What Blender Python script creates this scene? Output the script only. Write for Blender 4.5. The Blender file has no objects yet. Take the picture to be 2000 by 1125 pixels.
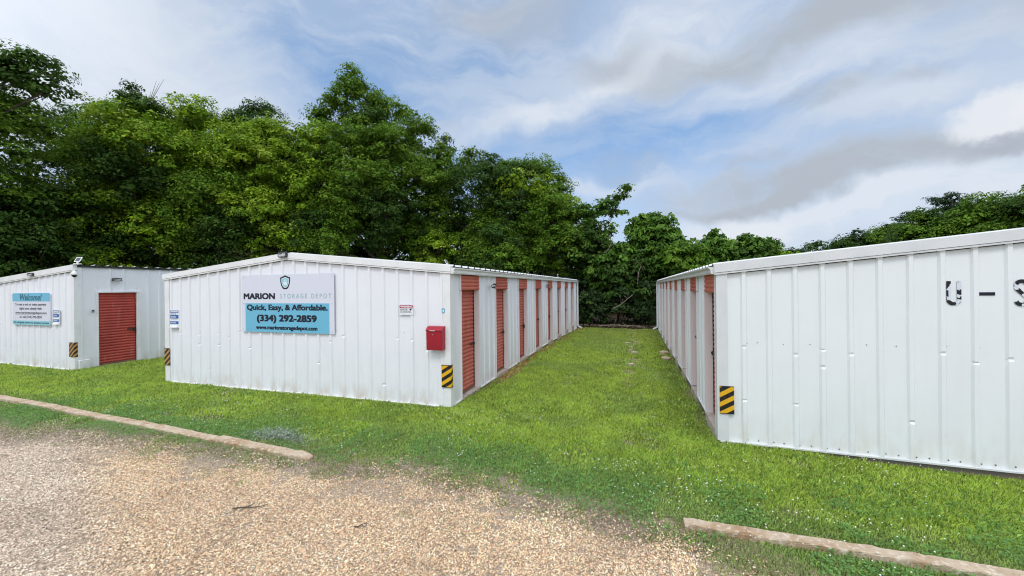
import bpy, bmesh, math, random
import numpy as np
from math import radians as rad, sin, cos, pi, tan
from mathutils import Matrix, Vector

S = bpy.context.scene
C = S.collection
# ------------------------------------------------------------------ camera
CAM_H = 2.108
a, b, c = rad(17.767), rad(-0.032), rad(-0.65)
rh = Vector((cos(a), sin(a), 0)); dh = Vector((-sin(a), cos(a), 0)); zh = Vector((0, 0, 1))
z2 = -sin(b) * dh + cos(b) * zh; fwd = cos(b) * dh + sin(b) * zh
right = cos(c) * rh + sin(c) * z2; up = -sin(c) * rh + cos(c) * z2
cd = bpy.data.cameras.new('camera'); cam = bpy.data.objects.new('camera', cd); C.objects.link(cam)
M = Matrix((right, up, -fwd)).transposed().to_4x4(); M.translation = Vector((0, 0, CAM_H))
cam.matrix_world = M
cd.sensor_width = 36; cd.lens = 36 * 749.233 / 2000; cd.clip_start = 0.05; cd.clip_end = 2000
S.camera = cam
# ------------------------------------------------------------------ view
S.view_settings.view_transform = 'Standard'; S.view_settings.look = 'None'
S.view_settings.gamma = 1; S.view_settings.use_curve_mapping = False
EXPO = 0.62
S.view_settings.exposure = EXPO
S.cycles.use_denoising = True
S.cycles.pixel_filter_type = 'BLACKMAN_HARRIS'; S.cycles.filter_width = 1.1
S.cycles.max_bounces = 6; S.cycles.diffuse_bounces = 3; S.cycles.transmission_bounces = 3
S.cycles.glossy_bounces = 2; S.cycles.transparent_max_bounces = 4
# ------------------------------------------------------------------ sky
SUN_EL, SUN_AZ = rad(54), rad(178)      # azimuth clockwise from +Y
W = bpy.data.worlds.new('World'); S.world = W; W.use_nodes = True
nt = W.node_tree; N = nt.nodes; LK = nt.links
for n in list(N): N.remove(n)
out = N.new('ShaderNodeOutputWorld'); bg = N.new('ShaderNodeBackground'); LK.new(bg.outputs[0], out.inputs[0])
STR = 0.12
bg.inputs[1].default_value = STR
KS = 1.0 / (STR * 2 ** EXPO)
sky = N.new('ShaderNodeTexSky'); sky.sky_type = 'NISHITA'; sky.sun_disc = False
sky.sun_elevation = SUN_EL; sky.sun_rotation = SUN_AZ; sky.air_density = 1.0; sky.dust_density = 0.6; sky.ozone_density = 1.2
tc = N.new('ShaderNodeTexCoord')
def lk(x, y): LK.new(x, y)
def math_(op, x, y=None, clamp=False):
    n = N.new('ShaderNodeMath'); n.operation = op; n.use_clamp = clamp
    for i, v in enumerate((x, y)):
        if v is None: continue
        if isinstance(v, (int, float)): n.inputs[i].default_value = v
        else: lk(v, n.inputs[i])
    return n.outputs[0]
sep = N.new('ShaderNodeSeparateXYZ'); lk(tc.outputs['Generated'], sep.inputs[0])
az = math_('ARCTAN2', sep.outputs[0], sep.outputs[1])
el = math_('ARCSINE', sep.outputs[2])
comb = N.new('ShaderNodeCombineXYZ'); lk(az, comb.inputs[0]); lk(el, comb.inputs[1])
def vnoise_node(vec, scale, detail, rough, stretch=None):
    if stretch:
        m = N.new('ShaderNodeMapping'); m.inputs['Scale'].default_value = stretch[:3]
        m.inputs['Rotation'].default_value = (0, 0, stretch[3]); lk(vec, m.inputs[0]); vec = m.outputs[0]
    n = N.new('ShaderNodeTexNoise'); n.inputs['Scale'].default_value = scale
    n.inputs['Detail'].default_value = detail; n.inputs['Roughness'].default_value = rough
    lk(vec, n.inputs['Vector']); return n
def vadd(u, v, k):
    s1 = N.new('ShaderNodeVectorMath'); s1.operation = 'SUBTRACT'; lk(v, s1.inputs[0]); s1.inputs[1].default_value = (.5, .5, .5)
    s2 = N.new('ShaderNodeVectorMath'); s2.operation = 'SCALE'; lk(s1.outputs[0], s2.inputs[0]); s2.inputs['Scale'].default_value = k
    s3 = N.new('ShaderNodeVectorMath'); s3.operation = 'ADD'; lk(u, s3.inputs[0]); lk(s2.outputs[0], s3.inputs[1]); return s3.outputs[0]
n1 = vnoise_node(comb.outputs[0], 3.2, 5, .48)
warp = vadd(comb.outputs[0], n1.outputs['Color'], .26)
n1b = vnoise_node(comb.outputs[0], 11, 6, .62)
warp = vadd(warp, n1b.outputs['Color'], .045)
warp_fine = vadd(comb.outputs[0], n1b.outputs['Color'], .085)
def blob(vec, x, y, rx, ry, tilt, w, soft=1.0):
    m = N.new('ShaderNodeMapping'); m.vector_type = 'TEXTURE'
    m.inputs['Location'].default_value = (x, y, 0); m.inputs['Rotation'].default_value = (0, 0, tilt)
    m.inputs['Scale'].default_value = (rx, ry, 1); lk(vec, m.inputs[0])
    l = N.new('ShaderNodeVectorMath'); l.operation = 'LENGTH'; lk(m.outputs[0], l.inputs[0])
    r = N.new('ShaderNodeMapRange'); r.interpolation_type = 'SMOOTHSTEP'
    r.inputs['From Min'].default_value = 1.25; r.inputs['From Max'].default_value = 1.25 - 1.25 * soft
    r.inputs['To Min'].default_value = 0; r.inputs['To Max'].default_value = w
    lk(l.outputs['Value'], r.inputs['Value']); return r.outputs[0]
def total(lst):
    s = lst[0]
    for q in lst[1:]: s = math_('ADD', s, q)
    return s
def mapr(v, f0, f1, t0=0, t1=1):
    r = N.new('ShaderNodeMapRange'); r.interpolation_type = 'SMOOTHSTEP'
    for k, q in zip(('From Min', 'From Max', 'To Min', 'To Max'), (f0, f1, t0, t1)): r.inputs[k].default_value = q
    lk(v, r.inputs['Value']); return r.outputs[0]
def mixc(f, x, y):
    m = N.new('ShaderNodeMix'); m.data_type = 'RGBA'; m.clamp_factor = True
    if isinstance(f, float): m.inputs[0].default_value = f
    else: lk(f, m.inputs[0])
    for i, v in ((6, x), (7, y)):
        if isinstance(v, tuple): m.inputs[i].default_value = (*v, 1)
        else: lk(v, m.inputs[i])
    return m.outputs[2]
def kc(*c_): return tuple(v * KS for v in c_)
# blue air, tinted from the physical sky
sky_mul = N.new('ShaderNodeVectorMath'); sky_mul.operation = 'MULTIPLY'; lk(sky.outputs[0], sky_mul.inputs[0]); sky_mul.inputs[1].default_value = (1.05, 1.0, 1.0)
base = mixc(.55, sky_mul.outputs[0], kc(.25, .45, .76))
# thin veil cloud
n2 = vnoise_node(warp, 2.4, 8, .60, (1.0, 3.4, 1, rad(14)))
veil = mapr(n2.outputs['Fac'], .40, .62)
holes = total([blob(warp, -.12, .325, .46, .085, .08, .60, .7), blob(warp, -.72, .44, .32, .12, 0, .45), blob(warp, -.40, .52, .2, .1, 0, .3)])
cover = math_('SUBTRACT', math_('ADD', math_('MULTIPLY', veil, .50), .42), holes, True)
cover = math_('ADD', cover, total([blob(warp, .75, .35, .5, .5, 0, .45), blob(warp, -1.15, .42, .36, .22, -.2, .8)]), True)
col = mixc(cover, base, kc(.57, .66, .80))
n3 = vnoise_node(warp, 4.5, 9, .64, (1, 2.4, 1, rad(10)))
wh = total([blob(warp, -1.16, .43, .34, .20, -.2, 1.0, .8), blob(warp, -.20, .425, .28, .035, .30, .9, .8), blob(warp, .06, .53, .24, .10, .1, .9, .8),
            blob(warp, .22, .125, .19, .07, 0, 1.0, .7), blob(warp, .60, .16, .30, .065, 0, 1.0, .8), blob(warp, .36, .155, .22, .022, .1, .8),
            blob(warp, .30, .40, .32, .035, .06, .6, .8), blob(warp, -.1, .235, .28, .022, .05, .5), blob(warp, -.55, .36, .3, .03, .2, .45),
            blob(warp, .50, .32, .22, .03, .1, .45)])
wh = math_('MULTIPLY', wh, mapr(n3.outputs['Fac'], .28, .62, .5, 1.05))
col = mixc(wh, col, kc(.73, .79, .88))
gr = total([blob(warp, .30, .485, .36, .05, .05, 1.0, .8), blob(warp, -.06, .515, .15, .04, .1, .75, .8), blob(warp, -.32, .62, .22, .07, 0, .6, .8),
            blob(warp, .38, .218, .36, .042, .05, 1.0, .8), blob(warp, .20, .185, .22, .022, .08, .7), blob(warp_fine, .38, .37, .08, .024, .1, .7, .7), blob(warp_fine, .50, .355, .05, .018, 0, .5),
            blob(warp_fine, .26, .275, .08, .02, 0, .5, .8), blob(warp_fine, -.47, .40, .035, .02, 0, .35),
            blob(warp, -.02, .275, .12, .03, 0, .45, .8), blob(warp, .75, .45, .3, .08, 0, .5)])
gr = math_('MULTIPLY', gr, mapr(n3.outputs['Fac'], .32, .58, .45, 1.05))
col = mixc(gr, col, kc(.46, .51, .58))
cum = total([blob(warp_fine, .605, .262, .072, .034, 0, .9, .5), blob(warp_fine, .72, .27, .09, .04, 0, .9, .5), blob(warp_fine, .235, .105, .09, .03, 0, .6, .4)])
col = mixc(cum, col, kc(.82, .85, .90))
col = mixc(blob(warp_fine, .66, .222, .10, .02, .05, .7, .6), col, kc(.42, .46, .54))
# the cloud deck is thinner and brighter towards the zenith
zen = mapr(el, .66, 1.05)
col = mixc(zen, col, kc(2.05, 2.2, 2.5))
# the veiled sun brightens the cloud behind the camera
back = mapr(math_('MULTIPLY', sep.outputs[1], -1.0), -.5, .12)
col = mixc(math_('MULTIPLY', back, mapr(el, .05, .5)), col, kc(1.28, 1.37, 1.53))
# below the horizon
LK.new(col, bg.inputs[0])
W.cycles.sampling_method = 'MANUAL'; W.cycles.sample_map_resolution = 512
# ------------------------------------------------------------------ sun (veiled by cloud)
sd = bpy.data.lights.new('sun', 'SUN'); sd.energy = .8; sd.angle = rad(18); sd.color = (1.0, .97, .93)
so = bpy.data.objects.new('sun', sd); C.objects.link(so)
sv = Vector((sin(SUN_AZ) * cos(SUN_EL), cos(SUN_AZ) * cos(SUN_EL), sin(SUN_EL)))
so.rotation_euler = sv.to_track_quat('Z', 'Y').to_euler(); so.location = (0, -5, 30)

# ================================================================== helpers
def obj(name, me, mats=(), parent=None, loc=(0, 0, 0), rot=(0, 0, 0)):
    o = bpy.data.objects.new(name, me); C.objects.link(o)
    if mats and me is not None and len(me.materials) == 0:
        for m in (mats if isinstance(mats, (list, tuple)) else (mats,)): me.materials.append(m)
    if parent is not None: o.parent = parent
    o.location = loc; o.rotation_euler = rot
    return o
def tag(o, label, cat, group=None, kind=None):
    if label: o['label'] = label
    if cat: o['category'] = cat
    if group: o['group'] = group
    if kind: o['kind'] = kind
    return o
def thing(name, label, cat, loc=(0, 0, 0), rz=0, group=None):
    o = obj(name, None, (), None, loc, (0, 0, rz)); return tag(o, label, cat, group)

class MB:
    """collects polygons; sg mirrors the first axis"""
    def __init__(s, sg=1): s.v = []; s.f = []; s.m = []; s.sg = sg; s.smooth = []
    def poly(s, pts, m=0, sm=False):
        i = len(s.v); s.v += [(s.sg * p[0], p[1], p[2]) for p in pts]
        idx = list(range(i, i + len(pts)))
        if s.sg < 0: idx.reverse()
        s.f.append(idx); s.m.append(m); s.smooth.append(sm)
    def box(s, x0, x1, y0, y1, z0, z1, m=0, sh=None):
        P = [(x, y, z) for z in (z0, z1) for y in (y0, y1) for x in (x0, x1)]
        if sh: P = [sh(p) for p in P]
        for q in ((0, 2, 3, 1), (4, 5, 7, 6), (0, 1, 5, 4), (2, 6, 7, 3), (0, 4, 6, 2), (1, 3, 7, 5)):
            s.poly([P[i] for i in q], m)
    def prism(s, pts, ax, a0, a1, m=0):
        """pts 2-D outline extruded along axis ax (0,1,2)"""
        def put(p, h):
            if ax == 0: return (h, p[0], p[1])
            if ax == 1: return (p[0], h, p[1])
            return (p[0], p[1], h)
        A = [put(p, a0) for p in pts]; B = [put(p, a1) for p in pts]; n = len(pts)
        s.poly(A[::-1], m); s.poly(B, m)
        for i in range(n): s.poly([A[i], A[(i + 1) % n], B[(i + 1) % n], B[i]], m)
    def grid(s, P, m=0, sm=False):
        """P array (r,c,3)"""
        r, c_ = P.shape[:2]; i0 = len(s.v)
        s.v += [(s.sg * float(q[0]), float(q[1]), float(q[2])) for q in P.reshape(-1, 3)]
        for i in range(r - 1):
            for j in range(c_ - 1):
                k = i0 + i * c_ + j; idx = [k, k + 1, k + c_ + 1, k + c_]
                if s.sg < 0: idx.reverse()
                s.f.append(idx); s.m.append(m); s.smooth.append(sm)
    def tube(s, pts, rads, n=8, m=0, cap=True, sm=True):
        pts = [Vector(p) for p in pts]; rings = []
        up_ = Vector((0, 0, 1))
        for i, p in enumerate(pts):
            d = (pts[min(i + 1, len(pts) - 1)] - pts[max(i - 1, 0)]).normalized()
            u = d.cross(up_ if abs(d.z) < .9 else Vector((1, 0, 0))).normalized(); w = d.cross(u)
            r = rads[i] if hasattr(rads, '__len__') else rads
            rings.append([p + u * r * cos(2 * pi * k / n) + w * r * sin(2 * pi * k / n) for k in range(n)])
        i0 = len(s.v)
        for R in rings: s.v += [(s.sg * q.x, q.y, q.z) for q in R]
        for i in range(len(pts) - 1):
            for k in range(n):
                q = [i0 + i * n + k, i0 + i * n + (k + 1) % n, i0 + (i + 1) * n + (k + 1) % n, i0 + (i + 1) * n + k]
                s.f.append(q); s.m.append(m); s.smooth.append(sm)
        if cap:
            s.f.append([i0 + k for k in range(n)][::-1]); s.m.append(m); s.smooth.append(False)
            e = i0 + (len(pts) - 1) * n
            s.f.append([e + k for k in range(n)]); s.m.append(m); s.smooth.append(False)
    def ball(s, c_, r, seg=14, rings=8, m=0, z0=-1, z1=1):
        rr = r if hasattr(r, '__len__') else (r, r, r)
        P = np.zeros((rings + 1, seg + 1, 3))
        t0 = math.asin(max(-1, z0)); t1 = math.asin(min(1, z1))
        for i in range(rings + 1):
            t = t0 + (t1 - t0) * i / rings
            for j in range(seg + 1):
                ph = 2 * pi * j / seg
                P[i, j] = (c_[0] + rr[0] * cos(t) * cos(ph), c_[1] + rr[1] * cos(t) * sin(ph), c_[2] + rr[2] * sin(t))
        s.grid(P, m, True)
    def mesh(s, name):
        me = bpy.data.meshes.new(name); me.from_pydata(s.v, [], s.f)
        me.polygons.foreach_set('material_index', s.m); me.polygons.foreach_set('use_smooth', s.smooth)
        me.update(); return me
    def obj(s, name, mats, parent=None, **k): return obj(name, s.mesh(name), mats, parent, **k)

def bevel(o, w, seg=2):
    m = o.modifiers.new('bevel', 'BEVEL'); m.width = w; m.segments = seg; m.limit_method = 'ANGLE'; m.angle_limit = rad(40)
    me = o.data
    wmod = o.modifiers.new('weld', 'WELD'); wmod.merge_threshold = .0002
    # weld must come first
    o.modifiers.move(1, 0)
    return o

def np_mesh(name, V, k, tint=None, faces=None):
    """V (n*k,3) verts of n separate k-gons, or shared faces given"""
    me = bpy.data.meshes.new(name)
    V = np.ascontiguousarray(V, dtype=np.float32).reshape(-1, 3)
    me.vertices.add(len(V)); me.vertices.foreach_set('co', V.ravel())
    if faces is None:
        nf = len(V) // k; li = np.arange(len(V), dtype=np.int32)
    else:
        nf = len(faces); li = np.ascontiguousarray(faces, dtype=np.int32).ravel()
    me.loops.add(len(li)); me.loops.foreach_set('vertex_index', li)
    me.polygons.add(nf); me.polygons.foreach_set('loop_start', np.arange(0, nf * k, k, dtype=np.int32))
    me.polygons.foreach_set('loop_total', np.full(nf, k, dtype=np.int32))
    me.update(calc_edges=True)
    if tint is not None:
        at = me.attributes.new('tint', 'FLOAT_COLOR', 'FACE')
        T = np.ones((nf, 4), dtype=np.float32); T[:, :3] = tint; at.data.foreach_set('color', T.ravel())
    return me

_tab = np.random.RandomState(77).rand(256, 256)
def vn(x, y, s, seed=0):
    x = np.asarray(x, float) / s + seed * 17.3; y = np.asarray(y, float) / s + seed * 9.1
    xi = np.floor(x).astype(int); yi = np.floor(y).astype(int); fx = x - xi; fy = y - yi
    fx = fx * fx * (3 - 2 * fx); fy = fy * fy * (3 - 2 * fy)
    g = lambda i, j: _tab[i % 256, j % 256]
    return (g(xi, yi) * (1 - fx) + g(xi + 1, yi) * fx) * (1 - fy) + (g(xi, yi + 1) * (1 - fx) + g(xi + 1, yi + 1) * fx) * fy
def fbm(x, y, s, seed=0): return (vn(x, y, s, seed) * .55 + vn(x, y, s / 2.1, seed + 1) * .28 + vn(x, y, s / 4.3, seed + 2) * .17)
def smst(t): t = np.clip(t, 0, 1); return t * t * (3 - 2 * t)
def gz(x, y):
    x = np.asarray(x, float); y = np.asarray(y, float)
    L = np.interp(y, [4, 12, 22, 40], [0, 0, -.26, -.3])
    R = np.interp(y, [4, 6, 9, 11, 16.5, 22, 40], [-.17, -.17, -.13, -.18, -.26, -.29, -.3])
    t = smst((x + 3.2) / 4.0)
    R = R - .085 * smst((x - 1.2) / 3.2)
    return L * (1 - t) + R * t

# ================================================================== materials
def mat(name, colr=(.8, .8, .8), rough=.5, spec=.5, metal=0.0, noise=None, bump=None, attr=None, transl=0.0, coat=0):
    """noise=(scale, color2, lo, hi, stretch) ; bump=(scale,strength,dist)"""
    m = bpy.data.materials.new(name); m.use_nodes = True; t = m.node_tree; nn = t.nodes; p = nn['Principled BSDF']
    p.inputs['Base Color'].default_value = (*colr, 1); p.inputs['Roughness'].default_value = rough
    p.inputs['Specular IOR Level'].default_value = spec; p.inputs['Metallic'].default_value = metal
    o = nn.new('ShaderNodeTexCoord'); base_out = None
    if attr:
        at = nn.new('ShaderNodeAttribute'); at.attribute_name = attr; base_out = at.outputs['Color']
    if noise:
        lst = noise if isinstance(noise, list) else [noise]
        for sc, c2, lo, hi, st in lst:
            mp = nn.new('ShaderNodeMapping'); mp.inputs['Scale'].default_value = st; t.links.new(o.outputs['Object'], mp.inputs[0])
            nz = nn.new('ShaderNodeTexNoise'); nz.inputs['Scale'].default_value = sc; nz.inputs['Detail'].default_value = 6; nz.inputs['Roughness'].default_value = .6
            t.links.new(mp.outputs[0], nz.inputs['Vector'])
            mr = nn.new('ShaderNodeMapRange'); mr.inputs['From Min'].default_value = lo; mr.inputs['From Max'].default_value = hi
            t.links.new(nz.outputs['Fac'], mr.inputs['Value'])
            mx = nn.new('ShaderNodeMix'); mx.data_type = 'RGBA'; t.links.new(mr.outputs[0], mx.inputs[0])
            if base_out is None: mx.inputs[6].default_value = (*colr, 1)
            else: t.links.new(base_out, mx.inputs[6])
            mx.inputs[7].default_value = (*c2, 1); base_out = mx.outputs[2]
    if base_out is not None: t.links.new(base_out, p.inputs['Base Color'])
    if bump:
        lst = bump if isinstance(bump, list) else [bump]; prev = None
        for sc, st, dist in lst:
            nz = nn.new('ShaderNodeTexNoise'); nz.inputs['Scale'].default_value = sc; nz.inputs['Detail'].default_value = 4
            t.links.new(o.outputs['Object'], nz.inputs['Vector'])
            bp = nn.new('ShaderNodeBump'); bp.inputs['Strength'].default_value = st; bp.inputs['Distance'].default_value = dist
            t.links.new(nz.outputs['Fac'], bp.inputs['Height'])
            if prev: t.links.new(prev, bp.inputs['Normal'])
            prev = bp.outputs[0]
        t.links.new(prev, p.inputs['Normal'])
    if transl:
        tr = nn.new('ShaderNodeBsdfTranslucent'); ms = nn.new('ShaderNodeMixShader'); ms.inputs[0].default_value = transl
        if base_out is not None: 
            t.links.new(base_out, tr.inputs[0])
        else: tr.inputs[0].default_value = (*colr, 1)
        t.links.new(p.outputs[0], ms.inputs[1]); t.links.new(tr.outputs[0], ms.inputs[2])
        t.links.new(ms.outputs[0], nn['Material Output'].inputs[0])
    return m

def wall_material(name, colr, rust=1.0):
    """white painted steel: faint vertical dirt streaks, rusty splash stains near the foot, slight waviness"""
    m = mat(name, colr, .42, .45); t = m.node_tree; nn = t.nodes; p = nn['Principled BSDF']
    o = nn.new('ShaderNodeTexCoord')
    def nz(sc, st, det=5):
        mp = nn.new('ShaderNodeMapping'); mp.inputs['Scale'].default_value = st; t.links.new(o.outputs['Object'], mp.inputs[0])
        n = nn.new('ShaderNodeTexNoise'); n.inputs['Scale'].default_value = sc; n.inputs['Detail'].default_value = det; n.inputs['Roughness'].default_value = .62
        t.links.new(mp.outputs[0], n.inputs['Vector']); return n.outputs['Fac']
    def mr(v, a0, a1, b0=0, b1=1):
        n = nn.new('ShaderNodeMapRange'); 
        for k, q in zip(('From Min', 'From Max', 'To Min', 'To Max'), (a0, a1, b0, b1)): n.inputs[k].default_value = q
        t.links.new(v, n.inputs['Value']); return n.outputs[0]
    def mul(x, y):
        n = nn.new('ShaderNodeMath'); n.operation = 'MULTIPLY'; t.links.new(x, n.inputs[0]); t.links.new(y, n.inputs[1]); return n.outputs[0]
    def mix(f, x, c2):
        n = nn.new('ShaderNodeMix'); n.data_type = 'RGBA'; t.links.new(f, n.inputs[0])
        if isinstance(x, tuple): n.inputs[6].default_value = (*x, 1)
        else: t.links.new(x, n.inputs[6])
        n.inputs[7].default_value = (*c2, 1); return n.outputs[2]
    sp = nn.new('ShaderNodeSeparateXYZ'); t.links.new(o.outputs['Object'], sp.inputs[0])
    streak = mr(nz(7, (1, 1, .10)), .5, .9, 0, .22)
    cc = mix(streak, colr, (.67, .67, .68))
    blot = mr(nz(1.3, (1, 1, 1), 3), .45, .8, 0, .30); cc = mix(blot, cc, (.75, .76, .79))
    low = mr(sp.outputs[2], .34, -.02, 0, 1); ru = mr(nz(5, (1, 1, .4)), .42, .70, 0, .75 * rust)
    cc = mix(mul(low, ru), cc, (.50, .36, .22))
    low2 = mr(sp.outputs[2], 1.5, -.1, 0, .30); ru2 = mr(nz(11, (1, 1, .16)), .5, .8, 0, 1.0 * rust)
    cc = mix(mul(low2, ru2), cc, (.55, .50, .40))
    speck = mr(nz(40, (1, 1, 1), 2), .76, .80, 0, .3); cc = mix(speck, cc, (.45, .44, .42))
    t.links.new(cc, p.inputs['Base Color'])
    bp = nn.new('ShaderNodeBump'); bp.inputs['Strength'].default_value = .35; bp.inputs['Distance'].default_value = .02
    t.links.new(nz(2.2, (1, 1, .6), 3), bp.inputs['Height']); t.links.new(bp.outputs[0], p.inputs['Normal'])
    return m
M_wall = wall_material('painted_steel_wall', (.825, .835, .87))
M_wall_r = wall_material('painted_steel_wall_cool', (.80, .83, .84), .35)
M_trim = mat('white_trim_paint', (.82, .82, .82), .4, .5, noise=(3, (.66, .67, .66), .45, .85, (1, 1, 1)), bump=(4, .05, .004))
M_trim_g = mat('grey_white_trim_paint', (.70, .71, .72), .45, .4, noise=(2.5, (.58, .60, .61), .4, .8, (1, 1, 1)), bump=(4, .05, .004))
M_jamb = mat('pinkish_white_jamb', (.82, .77, .77), .5, .3, noise=(6, (.68, .62, .60), .55, .9, (1, 1, .3)))
M_galv = mat('galvanised_roof', (.62, .64, .64), .45, .5, .35, noise=(3, (.45, .45, .43), .4, .8, (1, 1, 1)))
M_redA = mat('red_door_paint', (.45, .065, .045), .45, .4, noise=[(2.2, (.34, .045, .035), .4, .7, (1, 1, .5)), (8, (.50, .16, .12), .60, .85, (1, 1, .2))])
M_redB = mat('faded_red_door_paint', (.56, .145, .095), .5, .35, noise=[(1.3, (.46, .10, .07), .4, .7, (1, 1, .5)), (7, (.60, .27, .21), .55, .8, (1, 1, .2)), (3, (.30, .10, .07), .66, .85, (1, 1, .6))])
M_brown = mat('rusty_bottom_bar', (.25, .12, .08), .6, .3, noise=(12, (.12, .08, .06), .4, .7, (1, 1, 1)))
M_dark = mat('dark_metal', (.03, .03, .032), .45, .5, noise=(20, (.07, .065, .06), .5, .8, (1, 1, 1)))
M_black = mat('black_rubber', (.012, .012, .013), .6, .3)
M_conc = mat('weathered_concrete', (.50, .40, .29), .95, .15, noise=[(3.2, (.36, .24, .14), .42, .62, (1, 1, 1)), (22, (.66, .58, .48), .52, .7, (1, 1, 1)), (45, (.22, .16, .11), .60, .70, (1, 1, 1))], bump=[(70, .9, .010), (9, .7, .03)])
M_slab = mat('dark_foundation_concrete', (.22, .20, .18), .9, .2, noise=(4, (.30, .20, .13), .45, .7, (1, 1, 1)), bump=(30, .4, .01))
M_sill = mat('pale_sill_concrete', (.48, .43, .37), .9, .2, noise=(9, (.28, .21, .15), .5, .75, (1, 1, 1)), bump=(30, .4, .01))
M_signw = mat('lavender_white_sign_face', (.70, .71, .80), .35, .4)
M_teal = mat('light_teal_print', (.155, .475, .66), .35, .4)
M_teal2 = mat('pale_teal_print', (.28, .60, .68), .35, .4)
M_tealtxt = mat('grey_teal_lettering', (.33, .50, .55), .4, .4)
M_navy = mat('near_black_navy_lettering', (.008, .010, .025), .4, .4)
M_petrol = mat('petrol_lettering', (.012, .11, .16), .4, .4)
M_greyink = mat('grey_lettering', (.10, .10, .12), .4, .4)
M_blue = mat('blue_print', (.03, .12, .36), .4, .4)
M_white = mat('white_print', (.80, .82, .86), .35, .4)
M_crim = mat('crimson_mailbox_paint', (.36, .006, .022), .32, .5, noise=(5, (.29, .006, .02), .4, .7, (1, 1, 1)))
M_crim2 = mat('warning_header_print', (.42, .015, .05), .4, .4)
M_glass = mat('lamp_lens', (.55, .57, .58), .15, .6, noise=(30, (.25, .26, .27), .45, .6, (1, 1, 1)))
M_solar = mat('solar_cells', (.03, .035, .06), .15, .7)
M_steel = mat('worn_steel', (.45, .44, .42), .35, .5, .8)
M_bark = mat('bark', (.085, .065, .048), .9, .2, noise=(8, (.16, .14, .12), .45, .7, (1, 1, .25)), bump=(14, .8, .03))
M_dead = mat('dead_bleached_wood', (.34, .28, .22), .9, .2, noise=(9, (.18, .14, .11), .45, .7, (1, 1, 1)))
M_leaf = mat('leaf', attr='tint', rough=.65, spec=.10, transl=.34)
M_grass = mat('grass_blade', attr='tint', rough=.6, spec=.2, transl=.38)
M_peb = mat('pebble', attr='tint', rough=.85, spec=.25)
M_flower = mat('clover_flower_white', (.84, .84, .78), .8, .1)

def stripes(name, yel, blk, period, sx, sy, worn=False):
    m = mat(name, yel, .5, .35); t = m.node_tree; nn = t.nodes; p = nn['Principled BSDF']
    o = nn.new('ShaderNodeTexCoord'); sp = nn.new('ShaderNodeSeparateXYZ'); t.links.new(o.outputs['Object'], sp.inputs[0])
    def mt(op, x, y):
        n = nn.new('ShaderNodeMath'); n.operation = op
        for i, v in enumerate((x, y)):
            if isinstance(v, (int, float)): n.inputs[i].default_value = v
            else: t.links.new(v, n.inputs[i])
        return n.outputs[0]
    v = mt('ADD', sp.outputs[2], mt('ADD', mt('MULTIPLY', sp.outputs[0], sx), mt('MULTIPLY', sp.outputs[1], sy)))
    v = mt('ADD', v, 10.0)
    v = mt('FRACT', mt('DIVIDE', v, period), 0); v = mt('GREATER_THAN', v, .5)
    nz = nn.new('ShaderNodeTexNoise'); nz.inputs['Scale'].default_value = 30; t.links.new(o.outputs['Object'], nz.inputs['Vector'])
    mx = nn.new('ShaderNodeMix'); mx.data_type = 'RGBA'; t.links.new(v, mx.inputs[0]); mx.inputs[6].default_value = (*yel, 1); mx.inputs[7].default_value = (*blk, 1)
    mr = nn.new('ShaderNodeMapRange'); mr.inputs['From Min'].default_value = .52; mr.inputs['From Max'].default_value = .8; mr.inputs['To Max'].default_value = .9 if worn else .35
    t.links.new(nz.outputs['Fac'], mr.inputs['Value'])
    m2 = nn.new('ShaderNodeMix'); m2.data_type = 'RGBA'; t.links.new(mr.outputs[0], m2.inputs[0]); t.links.new(mx.outputs[2], m2.inputs[6]); m2.inputs[7].default_value = (.12, .09, .05, 1)
    t.links.new(m2.outputs[2], p.inputs['Base Color']); return m
M_haz = stripes('yellow_black_stripes', (.78, .42, .015), (.012, .012, .012), .137, -.62, -.62)
M_hazo = stripes('faded_orange_black_stripes', (.50, .27, .085), (.020, .014, .012), .125, -.85, -.85, True)

# ---------------------------------------------------------------- lettering
def text_mesh(txt, x0, x1, z0, z1, y, bold=0.0, shear=0.0, spacing=1.0, th=.0015):
    cu = bpy.data.curves.new('lettering', 'FONT'); cu.body = txt; cu.size = 1; cu.offset = bold; cu.shear = shear; cu.space_character = spacing
    cu.extrude = 0; cu.resolution_u = 5
    to = bpy.data.objects.new('lettering_source', cu); C.objects.link(to)
    bpy.context.view_layer.update()
    dg = bpy.context.evaluated_depsgraph_get(); me = bpy.data.meshes.new_from_object(to.evaluated_get(dg))
    bpy.data.objects.remove(to); bpy.data.curves.remove(cu)
    V = np.zeros(len(me.vertices) * 3, np.float32); me.vertices.foreach_get('co', V); V = V.reshape(-1, 3)
    mn, mxx = V.min(0), V.max(0)
    X = x0 + (V[:, 0] - mn[0]) / (mxx[0] - mn[0]) * (x1 - x0); Z = z0 + (V[:, 1] - mn[1]) / (mxx[1] - mn[1]) * (z1 - z0)
    P = np.stack([X, np.full_like(X, y), Z], 1).astype(np.float32)
    me.vertices.foreach_set('co', P.ravel()); me.update(); me.materials.clear()
    return me
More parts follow.
